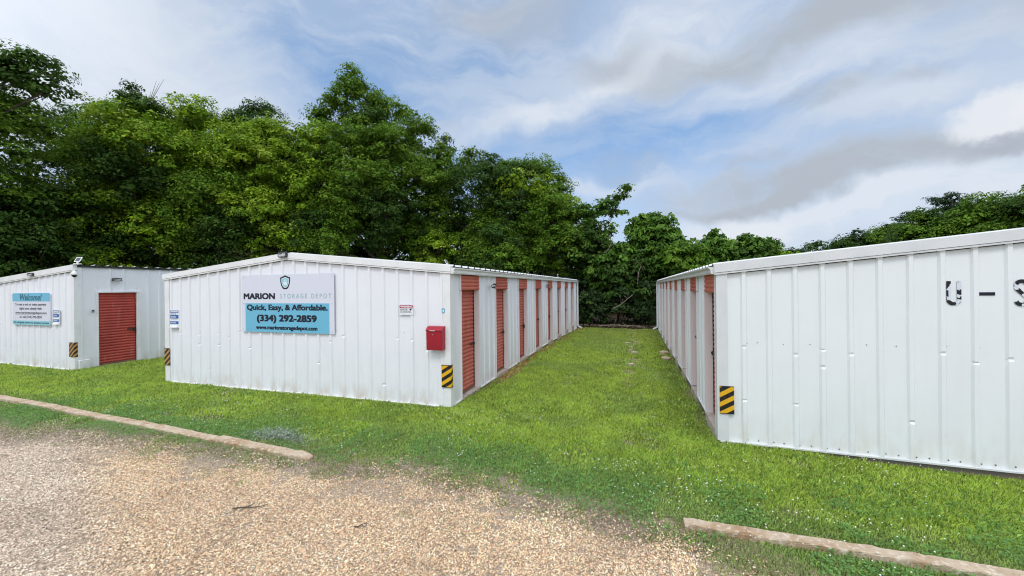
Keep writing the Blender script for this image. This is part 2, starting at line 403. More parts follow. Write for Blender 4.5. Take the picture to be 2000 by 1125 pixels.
def lettering(parent, txt, x0, x1, z0, z1, y, m, bold=0.0, **k):
    """bold = stroke thickening in metres: the outline is laid down again slightly shifted, each layer a hair proud"""
    bold_m = bold * (z1 - z0) * 1.0
    me0 = text_mesh(txt, x0 + bold_m, x1 - bold_m, z0 + bold_m * .6, z1 - bold_m * .6, y, **k); me0.name = 'lettering'
    if bold_m > 0:
        bm_ = bmesh.new(); bm_.from_mesh(me0); base_ = bm_.verts[:] + bm_.edges[:] + bm_.faces[:]
        for i, (dx, dz) in enumerate(((1, .6), (-1, .6), (1, -.6), (-1, -.6), (0, 0))):
            if i == 4: break
            gg = bmesh.ops.duplicate(bm_, geom=base_); vs = [e for e in gg['geom'] if isinstance(e, bmesh.types.BMVert)]
            bmesh.ops.translate(bm_, verts=vs, vec=(dx * bold_m, -.00015 * (i + 1), dz * bold_m))
        bm_.to_mesh(me0); bm_.free()
    me0.materials.append(m)
    return obj('lettering', me0, (), parent)

# ================================================================== buildings
RP = .3048
def rib_cols(t0, t1, phase, pitch=RP, h=.027, wb=.042, wt=.022):
    """list of (t, outward) across a corrugated sheet"""
    cols = [(t0, 0.0)]; k = math.ceil((t0 + wb + .005 - phase) / pitch); cc = phase + k * pitch
    while cc + wb < t1 - .005:
        cols += [(cc - wb, 0), (cc - wt, h), (cc + wt, h), (cc + wb, 0)]
        cc += pitch
    cols.append((t1, 0.0)); return cols

def make_building(name, label, ox, oy, rz, sg, Wd, D, H, trimdrop, doors, door_z, zb_front, zb_side, slab_top, phase,
                  sillz, gutter, wallmat, trimmat, doormat, seed, pitch=RP, side_top=None, hood=True):
    R = random.Random(seed)
    T = thing(name, label, 'storage building', (ox, oy, 0), rz)
    mb = MB(sg)
    # front wall with ribs, dented here and there
    cols = rib_cols(0, Wd, phase, pitch); nz_ = 34
    P = np.zeros((nz_ + 1, len(cols), 3))
    dents = []
    ribs = [t for t, o in cols if o > .02][::2]
    for rt in ribs:
        if R.random() < .55: dents.append((rt + .019, R.uniform(1.06, 1.24), R.uniform(.007, .014), R.uniform(.03, .05)))
        if R.random() < .35: dents.append((rt + .019, R.uniform(.3, 1.0), R.uniform(.010, .018), R.uniform(.03, .06)))
    for j, (t, o) in enumerate(cols):
        ztop = H(t) - .05; zb = zb_front(t)
        for i in range(nz_ + 1):
            z = zb + (ztop - zb) * i / nz_; oo = o
            oo += .0025 * sin(t * 3.1 + z * 2.2 + seed) + .002 * sin(t * 7.3 - z * 3.9)
            P[i, j] = (t, -oo, z)
    fl = P.copy()
    # refine dents: snap the nearest row to the dent height
    for (dt, dz, dep, sz) in dents:
        for j, (t, o) in enumerate(cols):
            if abs(t - dt) < .03:
                i = int(np.argmin(np.abs(fl[:, j, 2] - dz))); 
                P[i, j, 1] += dep; P[i, j, 2] = dz
                if 0 < i < nz_:
                    P[i + 1, j, 2] = dz + sz * .6; P[i - 1, j, 2] = dz - sz * .6
    mb.grid(P, 0, False)
    # screws along foot, mid girt
    def screw(t, y, z, r=.0075):
        mb.prism([(t + r * cos(k * pi / 3), z + r * sin(k * pi / 3)) for k in range(6)], 1, y - .006, y + .002, 1)
    for i, rt in enumerate(ribs):
        for dx in (.06, .19):
            if rt + dx < Wd and (seed == 8 or R.random() < .2): screw(rt + dx + R.uniform(-.01, .01), -.002, zb_front(rt) + .055 + R.uniform(-.006, .006))
            if rt + dx < Wd and R.random() < (.4 if seed == 8 else .12): screw(rt + dx, -.002, 1.30 + R.uniform(-.03, .03), .0055)
    mb.obj('front_wall', [wallmat, M_dark], T)
    # foot trim
    mb = MB(sg)
    n = 24
    for i in range(n):
        t0, t1 = Wd * i / n, Wd * (i + 1) / n; w = lambda t: .006 * sin(t * 2.3 + seed)
        mb.poly([(t0, -.036 - w(t0), zb_front(t0) - .004), (t1, -.036 - w(t1), zb_front(t1) - .004), (t1, -.036 - w(t1), zb_front(t1) + .016), (t0, -.036 - w(t0), zb_front(t0) + .016)])
        mb.poly([(t0, -.036 - w(t0), zb_front(t0) + .016), (t1, -.036 - w(t1), zb_front(t1) + .016), (t1, .002, zb_front(t1) + .02), (t0, .002, zb_front(t0) + .02)])
        mb.poly([(t0, -.036 - w(t0), zb_front(t0) - .004), (t1, -.036 - w(t1), zb_front(t1) - .004), (t1, .004, zb_front(t1) - .004), (t0, .004, zb_front(t0) - .004)])
    mb.obj('base_trim', [trimmat], T)
    # rake trim following the slope
    kn = [-.06, Wd / 2, Wd + .06] if side_top is None else [-.06, Wd + .06]
    mb = MB(sg)
    for t0, t1 in zip(kn[:-1], kn[1:]):
        h0, h1 = H(t0), H(t1)
        def seg(y0, y1, a0, a1):
            q = [(t0, y0, h0 - a1), (t1, y0, h1 - a1), (t1, y1, h1 - a1), (t0, y1, h0 - a1), (t0, y0, h0 - a0), (t1, y0, h1 - a0), (t1, y1, h1 - a0), (t0, y1, h0 - a0)]
            for f in ((0, 3, 2, 1), (4, 5, 6, 7), (0, 1, 5, 4), (2, 3, 7, 6), (0, 4, 7, 3), (1, 2, 6, 5)): mb.poly([q[i] for i in f])
        seg(-.064, .02, 0, trimdrop - .030)
        seg(-.046, .02, trimdrop - .030, trimdrop - .022)
        seg(-.056, .02, trimdrop - .022, trimdrop)
    mb.obj('rake_trim', [trimmat], T)
    mb = MB(sg)
    for t0, t1 in zip(kn[:-1], kn[1:]):
        t0 = max(t0, .1); t1 = min(t1, Wd - .1); h0, h1 = H(t0), H(t1); a0, a1 = trimdrop - .001, trimdrop + .012
        q = [(t0, -.008, h0 - a1), (t1, -.008, h1 - a1), (t1, .004, h1 - a1), (t0, .004, h0 - a1), (t0, -.008, h0 - a0), (t1, -.008, h1 - a0), (t1, .004, h1 - a0), (t0, .004, h0 - a0)]
        for f in ((0, 3, 2, 1), (4, 5, 6, 7), (0, 1, 5, 4), (2, 3, 7, 6), (0, 4, 7, 3), (1, 2, 6, 5)): mb.poly([q[i] for i in f])
    mb.obj('gap_shade_strip', [M_dark], T)  # dark strip stands in for the shaded gap below the rake trim
    # corner trims
    for side_t, s_ in ((0, 1), (Wd, -1)):
        mb = MB(sg); e = s_
        zt = H(side_t) - .06; z0 = zb_front(side_t) + .017
        pts = [(side_t - e * .034, -.034), (side_t + e * .11, -.034), (side_t + e * .118, .006), (side_t, .006), (side_t, .108), (side_t - e * .034, .10)]
        mb.prism(pts, 2, z0, zt); mb.obj('corner_trim', [trimmat], T)
    # foundation
    mb = MB(sg); mb.box(.012, Wd - .012, .012, D - .012, -.8, slab_top)
    mb.obj('foundation', [M_slab], T)
    # side wall panels
    ST = side_top if side_top is not None else H(0) - .09
    edges = [0.0]
    for y0, y1 in doors: edges += [y0, y1]
    edges.append(D)
    mb = MB(sg)
    def sheet(y0, y1, zlo, zhi):
        cs = rib_cols(y0, y1, .12)
        nr = 14; Q = np.zeros((nr + 1, len(cs), 3))
        for j, (y, o) in enumerate(cs):
            for i in range(nr + 1):
                zl = zlo(y) if callable(zlo) else zlo
                Q[i, j] = (-(o + .003 * sin(y * 3.3 + i * .4)), y, zl + (zhi - zl) * i / nr)
        mb.grid(Q, 0, False)
    for k in range(0, len(edges), 2): sheet(edges[k], edges[k + 1], zb_side, ST)
    for y0, y1 in doors: sheet(y0, y1, door_z[1] + (.30 if hood else .0), ST)
    mb.obj('side_wall', [wallmat], T)
    # foot flashing per panel
    for k in range(0, len(edges), 2):
        y0, y1 = edges[k], edges[k + 1]; m_ = max(1, int((y1 - y0) / .5)); mb = MB(sg)
        rows_ = []
        for i in range(m_ + 1):
            ya = y0 + (y1 - y0) * i / m_; z_ = zb_side(ya); rows_.append([(.0, ya, z_ - .004), (-.034, ya, z_ - .004), (-.034, ya, z_ + .016), (.0, ya, z_ + .018)])
        mb.grid(np.array(rows_)); mb.poly(rows_[0]); mb.poly(rows_[-1][::-1])
        mb.obj('base_trim', [trimmat], T)
    # remaining walls
    mb = MB(sg)
    cs = rib_cols(0, D, .12); Q = np.array([[(Wd + o, y, -.3) for y, o in cs], [(Wd + o, y, H(Wd) - .09) for y, o in cs]]); mb.grid(Q)
    cs = rib_cols(0, Wd, .1); Q = np.array([[(t, D + o, -.4) for t, o in cs], [(t, D + o, H(t) - .05) for t, o in cs]]); mb.grid(Q)
    mb.obj('rear_walls', [wallmat], T)
    # roof
    mb = MB(sg)
    ov = .055
    cs = rib_cols(-.05, D + .1, .1, h=.032, wb=.045, wt=.018)
    kk = [(-ov, Wd / 2), (Wd / 2, Wd + ov)] if side_top is None else [(-ov - .03, Wd + ov)]
    for t0, t1 in kk:
        up_ = np.array([[(t0, y, H(t0) - .012 + o) for y, o in cs], [(t1, y, H(t1) - .012 + o) for y, o in cs]])
        lo_ = up_.copy(); lo_[:, :, 2] -= .006; mb.grid(up_); mb.grid(lo_)
        if side_top is not None:
            pass
    mb.obj('roof', [M_galv], T)
    mb = MB(sg); mb.box(-.050, .03, .0, D, H(0) - .065, H(0) - .021); mb.obj('eave_strip', [M_dark], T)
    if gutter:
        g0 = H(0) - .014; mb = MB(sg)
        prof = [(-.030, g0 - .035), (-.036, g0 - .135), (-.095, g0 - .135), (-.105, g0 - .115), (-.105, g0 - .075), (-.135, g0 - .045), (-.135, g0 - .030), (-.128, g0 - .030), (-.128, g0 - .045), (-.098, g0 - .075), (-.098, g0 - .125), (-.045, g0 - .125), (-.038, g0 - .035)]
        n = len(prof)
        for i in range(n):
            p, q = prof[i], prof[(i + 1) % n]; mb.poly([(p[0], -.03, p[1]), (q[0], -.03, q[1]), (q[0], D, q[1]), (p[0], D, p[1])])
        for yy in (-.03, D):
            mb.poly([(x, yy, z) for x, z in prof[:7]])
        g = mb.obj('gutter', [trimmat], T)
        mb = MB(sg); yy = D - .08; zb = zb_side(D)
        mb.box(-.115, -.040, yy - .05, yy + .03, zb + .16, g0 - .136)
        mb.prism([(-.115, zb + .16), (-.040, zb + .16), (-.075, zb + .09), (-.30, zb - .02), (-.32, zb + .05)], 1, yy - .05, yy + .03)
        mb.obj('downspout', [M_trim], T)
    # doors
    lab_latch = 0
    for k, (y0, y1) in enumerate(doors):
        rec = .10 if hood else .035; zb0, zt0 = sillz, door_z[1]
        mb = MB(sg); pitch_ = .079; zz = zb0 + .055; prof = []
        while zz < zt0 + .05:
            for dz, o in ((0, .0), (.012, .011), (.030, .016), (.050, .012), (.064, .002), (.071, -.003)): prof.append((zz + dz, o))
            zz += pitch_
        Q = np.array([[(rec - o, y, z) for y in (y0 + .0, y1 - (.035 if hood else .021))] for z, o in prof]); mb.grid(Q, 0, False)
        d = mb.obj('door', [doormat], T)
        mb = MB(sg); mb.box(rec - .022, rec + .01, y0 + .0, y1 - .035, zb0 + .004, zb0 + .055); mb.obj('bottom_bar', [M_brown], d)
        mb = MB(sg); mb.box(rec - .020, rec + .02, y1 - (.033 if hood else .020), y1 - .012, zb0, zt0 + .05); mb.box(rec + .025, rec + .03, y0, y1, zb0 - .02, zt0 + .1); mb.obj('door_track', [M_black], d)
        zl = 1.0 + R.uniform(-.06, .05)
        mb = MB(sg); mb.box(rec - .038, rec - .014, y1 - .22, y1 - .06, zl - .012, zl + .014); mb.box(rec - .044, rec - .014, y1 - .085, y1 - .055, zl - .035, zl + .03)
        mb.ball((rec - .042, y1 - .07, zl), (.016, .022, .022)); l_ = mb.obj('latch', [M_dark], d)
        if R.random() < .6 and seed != 8:
            mb = MB(sg); mb.box(rec - .065, rec - .040, y1 - .095, y1 - .05, zl - .085, zl - .035)
            mb.tube([(rec - .06, y1 - .09, zl - .035), (rec - .06, y1 - .09, zl - .01), (rec - .06, y1 - .073, zl + .002), (rec - .06, y1 - .056, zl - .01), (rec - .06, y1 - .056, zl - .035)], .005, 6)
            mb.obj('padlock', [M_dark], d)
        if hood:
            mb = MB(sg); prof = []; zz = door_z[1]
            for q in range(4):
                for dz, o in ((0, .0), (.010, .010), (.035, .016), (.056, .010), (.066, -.002)): prof.append((zz + dz, o))
                zz += .074
            ho = -.020
            Q = np.array([[(ho - o, y, z) for y in (y0 - .012, y1 + .012)] for z, o in prof]); mb.grid(Q)
            for y in (y0 - .012, y1 + .012): mb.poly([(ho - o, y, z) for z, o in prof] + [(rec, y, prof[-1][0]), (rec, y, prof[0][0])])
            mb.poly([(ho, y0 - .012, prof[0][0]), (ho, y1 + .012, prof[0][0]), (rec, y1 + .012, prof[0][0]), (rec, y0 - .012, prof[0][0])])
            mb.obj('door_hood', [doormat], d)
            ztj = door_z[1] - .004
        else: ztj = door_z[1]
        # jambs / frame
        mb = MB(sg)
        z0 = zb_side(y0) + (.02 if hood else 0)
        mb.box(-.036, rec + .02, y1 - .010, y1 + .028, z0, ztj); mb.box(-.036, rec + .02, y0 - .028, y0 - .002, z0, ztj)
        if hood:
            mb.box(-.036, -.003, y0 - .040, y0 - .014, door_z[1] + .002, ST - .01); mb.box(-.036, -.003, y1 + .014, y1 + .04, door_z[1] + .002, ST - .01)
        else:
            mb.box(-.052, rec + .02, y0 - .034, y1 + .085, ztj, ztj + .035)
            mb.box(-.052, -.004, y1 + .029, y1 + .085, z0, ztj - .001); mb.box(-.052, -.0365, y0 - .034, y0 - .0025, z0, ztj - .001)
        mb.obj('door_jamb', [M_jamb if hood else M_trim], T)
        mb = MB(sg); mb.box(-.040, rec + .03, y0 - .0015, y1 - .0115, min(zb_side(y0), sillz) - .12, sillz); mb.obj('door_sill', [M_sill], T)
    return T

mid_H = lambda t: 2.517 + (2.875 - 2.517) * (1 - abs(t - 3.655) / 3.655)
right_H = lambda t: 2.423 + .0975 * (3.69 - abs(t - 3.69))
left_H = lambda t: 2.867 - .0797 * t
mid_doors = [(.44 + 1.905 * i, .44 + 1.905 * i + .86) for i in range(8)]
right_doors = [(.13 + 1.80 * i + (.02 * i), .13 + 1.82 * i + .84) for i in range(8)]
zmid = lambda y: .012 - .25 * float(smst((y - 7) / 9.5))
zright = lambda y: -.10 + .06 * float(smst(y / 1.2)) - .2 * float(smst((y - 3) / 9))
MX, MY, MR = -3.098, 6.095, rad(.233)
RX, RY, RR = 1.117, 6.178, rad(-.233)
LX, LY = -14.447, 6.264
MX, MY, RX, RY, LX, LY = MX - .034, MY + .032, RX + .034, RY + .032, LX - .034, LY + .032
bm = make_building('storage_building', 'white metal storage building with the large teal sign and red mailbox on its gable wall', MX, MY, MR, -1, 7.31, 15.95,
                   mid_H, .14, mid_doors, (.06, 2.07), lambda t: .004, zmid, .035, .143, .045, True, M_wall, M_trim, M_redB, 3)
br = make_building('storage_building', 'white metal storage building with worn black letters on its wall, right of the grass alley', RX, RY, RR, 1, 7.38, 16.1,
                   right_H, .156, right_doors, (-.03, 1.995), lambda t: -.143 - .006 * t, zright, -.16, .318, -.03, True, M_wall_r, M_trim_g, M_redB, 8, pitch=.311)
bl = make_building('storage_building', 'white metal storage building with a single dark red door and a welcome sign, far left', LX, LY, 0, -1, 7.4, 15.9,
                   left_H, .175, [(.46, 1.35)], (.0, 2.10), lambda t: -.0 + .004 * t, lambda y: .0 - .03 * y, .015, .094, .03, False, M_wall, M_trim, M_redA, 5, side_top=2.825, hood=False)

# worn stick-on letters on the right building (parts of its wall)
def worn(name):
    m = mat(name, (.014, .015, .018), .5, .3); t = m.node_tree; nn = t.nodes; p = nn['Principled BSDF']
    o = nn.new('ShaderNodeTexCoord'); v = nn.new('ShaderNodeTexNoise'); v.inputs['Scale'].default_value = 13; v.inputs['Detail'].default_value = 1.5; v.inputs['Distortion'].default_value = .8
    t.links.new(o.outputs['Object'], v.inputs['Vector'])
    mr = nn.new('ShaderNodeMapRange'); mr.inputs['From Min'].default_value = .52; mr.inputs['From Max'].default_value = .54; t.links.new(v.outputs['Fac'], mr.inputs['Value'])
    mx = nn.new('ShaderNodeMix'); mx.data_type = 'RGBA'; t.links.new(mr.outputs[0], mx.inputs[0]); mx.inputs[6].default_value = (.014, .015, .018, 1); mx.inputs[7].default_value = (.66, .70, .78, 1)
    t.links.new(mx.outputs[2], p.inputs['Base Color']); return m
M_worn = worn('worn_black_vinyl'); M_ghost = mat('faint_letter_ghost', (.775, .81, .825), .5, .3, noise=(9, (.80, .83, .84), .42, .52, (1, 1, 1)))
def stroke_letter(paths, w, y, m, parent, name='letter', lab=None):
    mb = MB()
    for pts in paths:
        for i in range(len(pts) - 1):
            (xa, za), (xb, zb) = pts[i], pts[i + 1]; L = math.hypot(xb - xa, zb - za); nx, nz = -(zb - za) / L * w / 2, (xb - xa) / L * w / 2
            if i == 0: na = (nx, nz)
            if i + 2 < len(pts):
                (xc, zc) = pts[i + 2]; L2 = math.hypot(xc - xb, zc - zb); mx_, mz_ = -(zc - zb) / L2 * w / 2, (xc - xb) / L2 * w / 2
                nb = ((nx + mx_) / 2, (nz + mz_) / 2); ln = math.hypot(*nb); nb = (nb[0] / ln * w / 2, nb[1] / ln * w / 2)
            else: nb = (nx, nz)
            mb.poly([(xa - na[0], y, za - na[1]), (xb - nb[0], y, zb - nb[1]), (xb + nb[0], y, zb + nb[1]), (xa + na[0], y, za + na[1])])
            na = nb
    o = mb.obj(name, [m], parent); 
    if lab: o['label'] = lab
    return o
ux0, ux1, uz0, uz1 = 2.537, 2.679, 1.826, 2.130; uw = .042
arc = [((ux0 + ux1) / 2 + (.071 - uw / 2) * cos(pi + pi * k / 10), uz0 + .071 + (.071 - uw / 2) * sin(pi + pi * k / 10)) for k in range(11)]
LYO = -.0095
stroke_letter([[(ux0 + uw / 2, uz1)] + arc + [(ux1 - uw / 2, uz1)]], uw, LYO, M_worn, br, lab='peeling black letter U')
mb = MB(); mb.box(2.841, 2.989, LYO, LYO + .004, 1.949, 1.989); mb.obj('letter', [M_navy], br)['label'] = 'solid black dash'
sx, sz = 3.226, 1.980; r_ = .050
top = [(sx + (r_ + .004) * cos(rad(q)), sz + .078 + (r_ + .012) * sin(rad(q))) for q in range(10, 200, 18)]
bot = [(sx + (r_ + .004) * cos(rad(q)), sz - .078 + (r_ + .012) * sin(rad(q))) for q in range(35, -180, -18)]
stroke_letter([top + [(sx - .035, sz + .04), (sx + .03, sz - .035)] + bot], uw, LYO, M_worn, br, lab='peeling black letter S')

# ---------------------------------------------------------------- signs and wall-mounted things
# things on the walls were measured from the outer faces
def to_world(ox, oy, rz, x, y, z=0): return (ox + x * cos(rz) - y * sin(rz), oy + x * sin(rz) + y * cos(rz), z)
def mounted(name, label, cat, which, x, y, z, group=None, rz=0):
    ox, oy, r = {'M': (MX, MY, MR), 'R': (RX, RY, RR), 'L': (LX, LY, 0)}[which]
    x += -.034 if which == 'R' else .034       # measured from the outer face of the corner trim
    return thing(name, label, cat, to_world(ox, oy, r, x, y, z), r + rz, group)
# big sign: local origin at its lower-left corner on the wall
T = mounted('storage_sign', 'large white and teal storage sign with black lettering and a shield emblem', 'sign', 'M', -4.93, -.030, 1.238)
mb = MB(); mb.box(0, 2.43, -.014, 0, 0, 1.195); mb.obj('sign_panel', [M_signw], T)
mb = MB(); mb.box(.105, 2.312, -.016, -.0142, .004, .605); mb.obj('print_band', [M_teal], T)
yy = -.0172
lettering(T, 'MARION', .055, .930, .688, .818, -.0152, M_navy, bold=.085)
lettering(T, 'STORAGE DEPOT', 1.070, 2.365, .705, .800, -.0152, M_tealtxt, bold=.02, spacing=1.55)
lettering(T, 'Quick, Easy, & Affordable.', .150, 2.275, .425, .580, yy, M_navy, bold=.055)
lettering(T, '(334) 292-2859', .425, 2.005, .185, .368, yy, M_navy, bold=.07)
lettering(T, 'www.marionstoragedepot.com', .400, 2.020, .035, .145, yy, M_navy, bold=.06)
def shield(cx, cz, w, h):
    P = [(0, h / 2), (w * .28, h * .40), (w / 2, h * .34)]
    for k in range(1, 9):
        q = k / 8; P.append((w / 2 * cos(q * pi / 2) ** .75 if k < 8 else 0, h * .22 - (h * .72) * sin(q * pi / 2) ** 1.15 * 1.0))
    Lh = [(-x, z) for x, z in P[::-1][1:-1]]
    return [(cx + x, cz + z) for x, z in P + Lh]
cxs, czs = 1.205, 1.035
for i, (k, m_) in enumerate(((1.0, M_navy), (.76, M_white), (.66, M_teal2))):
    mb = MB(); mb.poly([(x, -.0148 - .0007 * i, z) for x, z in shield(cxs, czs, .265 * k, .290 * k)]); mb.obj('emblem', [m_], T)
mb = MB(); mb.box(cxs - .042, cxs + .042, -.0172, -.0168, czs - .06, czs + .012)
for k in range(10):
    q0, q1 = pi * k / 10, pi * (k + 1) / 10; ro, ri = .034, .020
    mb.poly([(cxs + ro * cos(q0), -.017, czs + .018 + ro * 1.2 * sin(q0)), (cxs + ro * cos(q1), -.017, czs + .018 + ro * 1.2 * sin(q1)), (cxs + ri * cos(q1), -.017, czs + .018 + ri * 1.2 * sin(q1)), (cxs + ri * cos(q0), -.017, czs + .018 + ri * 1.2 * sin(q0))])
mb.obj('emblem_padlock', [M_white], T)
def fixings(T, pts, y):
    for (x, z) in pts:
        mb = MB(); mb.ball((x, y, z), (.009, .004, .009), 8, 4); mb.obj('screw', [M_steel], T)
fixings(T, [(.05, .05), (1.2, .025), (2.38, .05), (.05, 1.15), (2.38, 1.15), (.05, .6), (2.38, .6)], -.0175)
# welcome sign
T = mounted('welcome_sign', 'small white and teal welcome sign with rounded corners, on the far left building', 'sign', 'L', -2.925, -.030, 1.200)
def rrect(x0, x1, z0, z1, r, corners=(1, 1, 1, 1)):
    P = []
    for (cx, cz, a0), on in zip(((x1 - r, z1 - r, 0), (x0 + r, z1 - r, 90), (x0 + r, z0 + r, 180), (x1 - r, z0 + r, 270)), corners):
        if on: P += [(cx + r * cos(rad(a0 + k * 15)), cz + r * sin(rad(a0 + k * 15))) for k in range(7)]
        else: P.append({0: (x1, z1), 90: (x0, z1), 180: (x0, z0), 270: (x1, z0)}[a0])
    return P
mb = MB(); mb.prism(rrect(0, 1.895, 0, .915, .06), 1, -.03, 0); mb.obj('sign_panel', [M_signw], T)
mb = MB(); mb.prism(rrect(0.002, 1.893, .675, .913, .058, (1, 1, 0, 0)), 1, -.0315, -.0302); mb.obj('print_band', [M_teal], T)
mb = MB(); mb.prism(rrect(0.002, 1.893, .002, .125, .058, (0, 0, 1, 1)), 1, -.0315, -.0302); mb.obj('print_band', [M_teal2], T)
lettering(T, 'Welcome!', .40, 1.49, .70, .885, -.0325, M_petrol, bold=.03, shear=.28)
mb = MB()    # swash of the script capital
pts = [(.47 + .085 * cos(rad(q)), .845 + .035 * sin(rad(q))) for q in range(20, 290, 20)]
for p, q in zip(pts[:-1], pts[1:]):
    mb.poly([(p[0], -.0325, p[1] - .007), (q[0], -.0325, q[1] - .007), (q[0], -.0325, q[1] + .007), (p[0], -.0325, p[1] + .007)])
mb.obj('lettering_flourish', [M_petrol], T)
for txt, x0, x1, z0, z1 in (('To rent a unit or make payment', .14, 1.70, .535, .625), ('right now, simply visit:', .36, 1.49, .415, .510),
                            ('www.marionstoragedepot.com', .15, 1.72, .300, .385), ('or call (334) 292-2859', .37, 1.48, .175, .265)):
    lettering(T, txt, x0, x1, z0, z1, -.0306, M_greyink, bold=.05)
lettering(T, 'We will gladly answer any questions you have.', .06, 1.84, .028, .098, -.0325, M_petrol, bold=.04)
fixings(T, [(.06, .2), (1.835, .2), (.06, .62), (1.835, .62)], -.031)
mb = MB(); mb.box(.15, 1.72, -.0308, -.0304, .294, .300); mb.obj('lettering_underline', [M_greyink], T)
# warning sign
T = mounted('warning_sign', 'small white surveillance warning sign with a dark red header', 'sign', 'M', -1.034, -.030, 1.634)
mb = MB(); mb.prism(rrect(0, .288, 0, .188, .012), 1, -.006, 0); mb.obj('sign_panel', [M_white], T)
mb = MB(); mb.box(.006, .282, -.0072, -.0062, .122, .182); mb.obj('print_band', [M_crim2], T)
lettering(T, 'WARNING', .022, .268, .133, .172, -.0078, M_white, bold=.06)
lettering(T, '24 HOUR', .012, .175, .088, .112, -.0066, M_navy, bold=.03)
lettering(T, 'VIDEO SURVEILLANCE', .012, .235, .060, .079, -.0066, M_navy, bold=.02)
lettering(T, 'ALL ACTIVITIES RECORDED', .012, .255, .036, .050, -.0066, M_greyink, bold=.01)
mb = MB(); mb.poly([(.205, -.0066, .092), (.225, -.0066, .112), (.275, -.0066, .118), (.262, -.0066, .100), (.240, -.0066, .094), (.246, -.0066, .070), (.236, -.0066, .070), (.230, -.0066, .090)]); mb.obj('camera_symbol', [M_navy], T)
# blue-and-white information plates
def info_plate(which, x, z, label):
    T = mounted('information_plate', label, 'sign', which, x, -.030, z, 'blue and white information plates')
    mb = MB(); mb.box(0, .292, -.010, 0, 0, .42); mb.obj('plate', [M_white], T)
    for z0, z1 in ((.345, .40), (.215, .30), (.085, .155)):
        mb = MB(); mb.box(.01, .282, -.0115, -.0102, z0, z1); mb.obj('print_band', [M_blue], T)
    mb = MB(); mb.box(.03, .262, -.0122, -.0118, .362, .384)
    for z0 in (.262, .240, .128, .108): mb.box(.03, .20, -.0122, -.0118, z0, z0 + .010)
    mb.obj('print_line', [M_white], T)
    mb = MB(); mb.box(.015, .15, -.0108, -.0104, .325, .331); mb.box(.015, .13, -.0108, -.0104, .310, .315); mb.box(.03, .24, -.0108, -.0104, .196, .201)
    mb.prism([(.185 + .013 * cos(k), .320 + .013 * sin(k)) for k in np.linspace(0, 2 * pi, 9)[:-1]], 1, -.0116, -.0104)
    mb.obj('print_mark', [M_greyink], T)
    mb = MB(); mb.prism([(-.045, 0.0), (-.045, .03), (-.010, .045), (-.010, 0)], 0, .03, .265); mb.obj('pocket_lip', [M_trim], T)
info_plate('M', -7.19, 1.27, 'blue and white information plate on the middle building, above its striped corner guard')
info_plate('L', -.960, 1.225, 'blue and white information plate beside the welcome sign')
# mailbox
T = mounted('wall_mailbox', 'crimson metal drop mailbox on the gable wall beside the corner', 'mailbox', 'M', -.424, -.031, 1.028)
mb = MB(); mb.prism([(0, 0), (-.115, .0), (-.122, .35), (-.06, .405), (0, .415)], 0, .008, .322); o = mb.obj('body', [M_crim], T); bevel(o, .004)
mb = MB(); mb.prism([(-.002, .418), (-.062, .412), (-.134, .352), (-.134, .340), (-.124, .352), (-.060, .4055), (-.002, .4155)], 0, .003, .327); o = mb.obj('lid', [M_crim], T)
mb = MB(); mb.box(.085, .185, -.1385, -.132, .372 - .032, .380 - .032); mb.obj('handle_slot', [M_white], T)
mb = MB(); mb.ball((.135, -.123, .275), (.010, .008, .010)); mb.obj('lock', [M_steel], T)
# little shield sticker
T = mounted('shield_sticker', 'tiny blue shield sticker on the corner trim above the mailbox', 'sticker', 'M', -.134, -.0352, 1.665)
for i, (k, m_) in enumerate(((1.0, M_blue), (.86, M_teal), (.45, M_white))):
    mb = MB(); mb.poly([(x, -.001 - .0006 * i, z) for x, z in shield(0, .05, .068 * k, .092 * k)]); mb.obj('emblem', [m_], T)
# striped corner guards
def guard(which, sg, x, z, leg, label, m_, side=True, w=.165, h=.388):
    T = mounted('corner_guard', label, 'corner guard', which, x, 0, z, 'striped corner guards')
    mb = MB(); o = .036; th = .013; a1 = -o; a2 = -o - th
    # outline in plan: outer corner rounded
    P = [(sg * -w, a1), (sg * -w, a2)]
    if side:
        P += [(sg * (o + th - .012), a2), (sg * (o + th - .003), a2 + .003), (sg * (o + th), a2 + .012), (sg * (o + th), leg), (sg * o, leg), (sg * o, a1)]
    else: P += [(sg * .03, a2), (sg * .03, a1)]
    mb.prism(P, 2, 0, h, 0); oo = mb.obj('pad', [m_], T)
    for z_ in (-.004, h - .004):
        mb = MB(); mb.prism([(q[0] * 1.01, q[1] - .0015) for q in P], 2, z_, z_ + .008); mb.obj('edging', [M_black], T)
    return T
guard('M', 1, -.036, .366, .02, 'yellow and black striped corner guard on the middle building, below the mailbox', M_haz, w=.14)
guard('R', -1, .060, .272, .0, 'yellow and black striped corner guard on the right-hand building', M_haz, side=False, w=.152)
guard('L', 1, -.044, .368, .03, 'faded orange striped corner guard on the far left building', M_hazo, w=.17)
guard('M', -1, -7.34, .398, .05, 'faded orange striped corner guard on the far end of the middle building', M_hazo, w=.13)
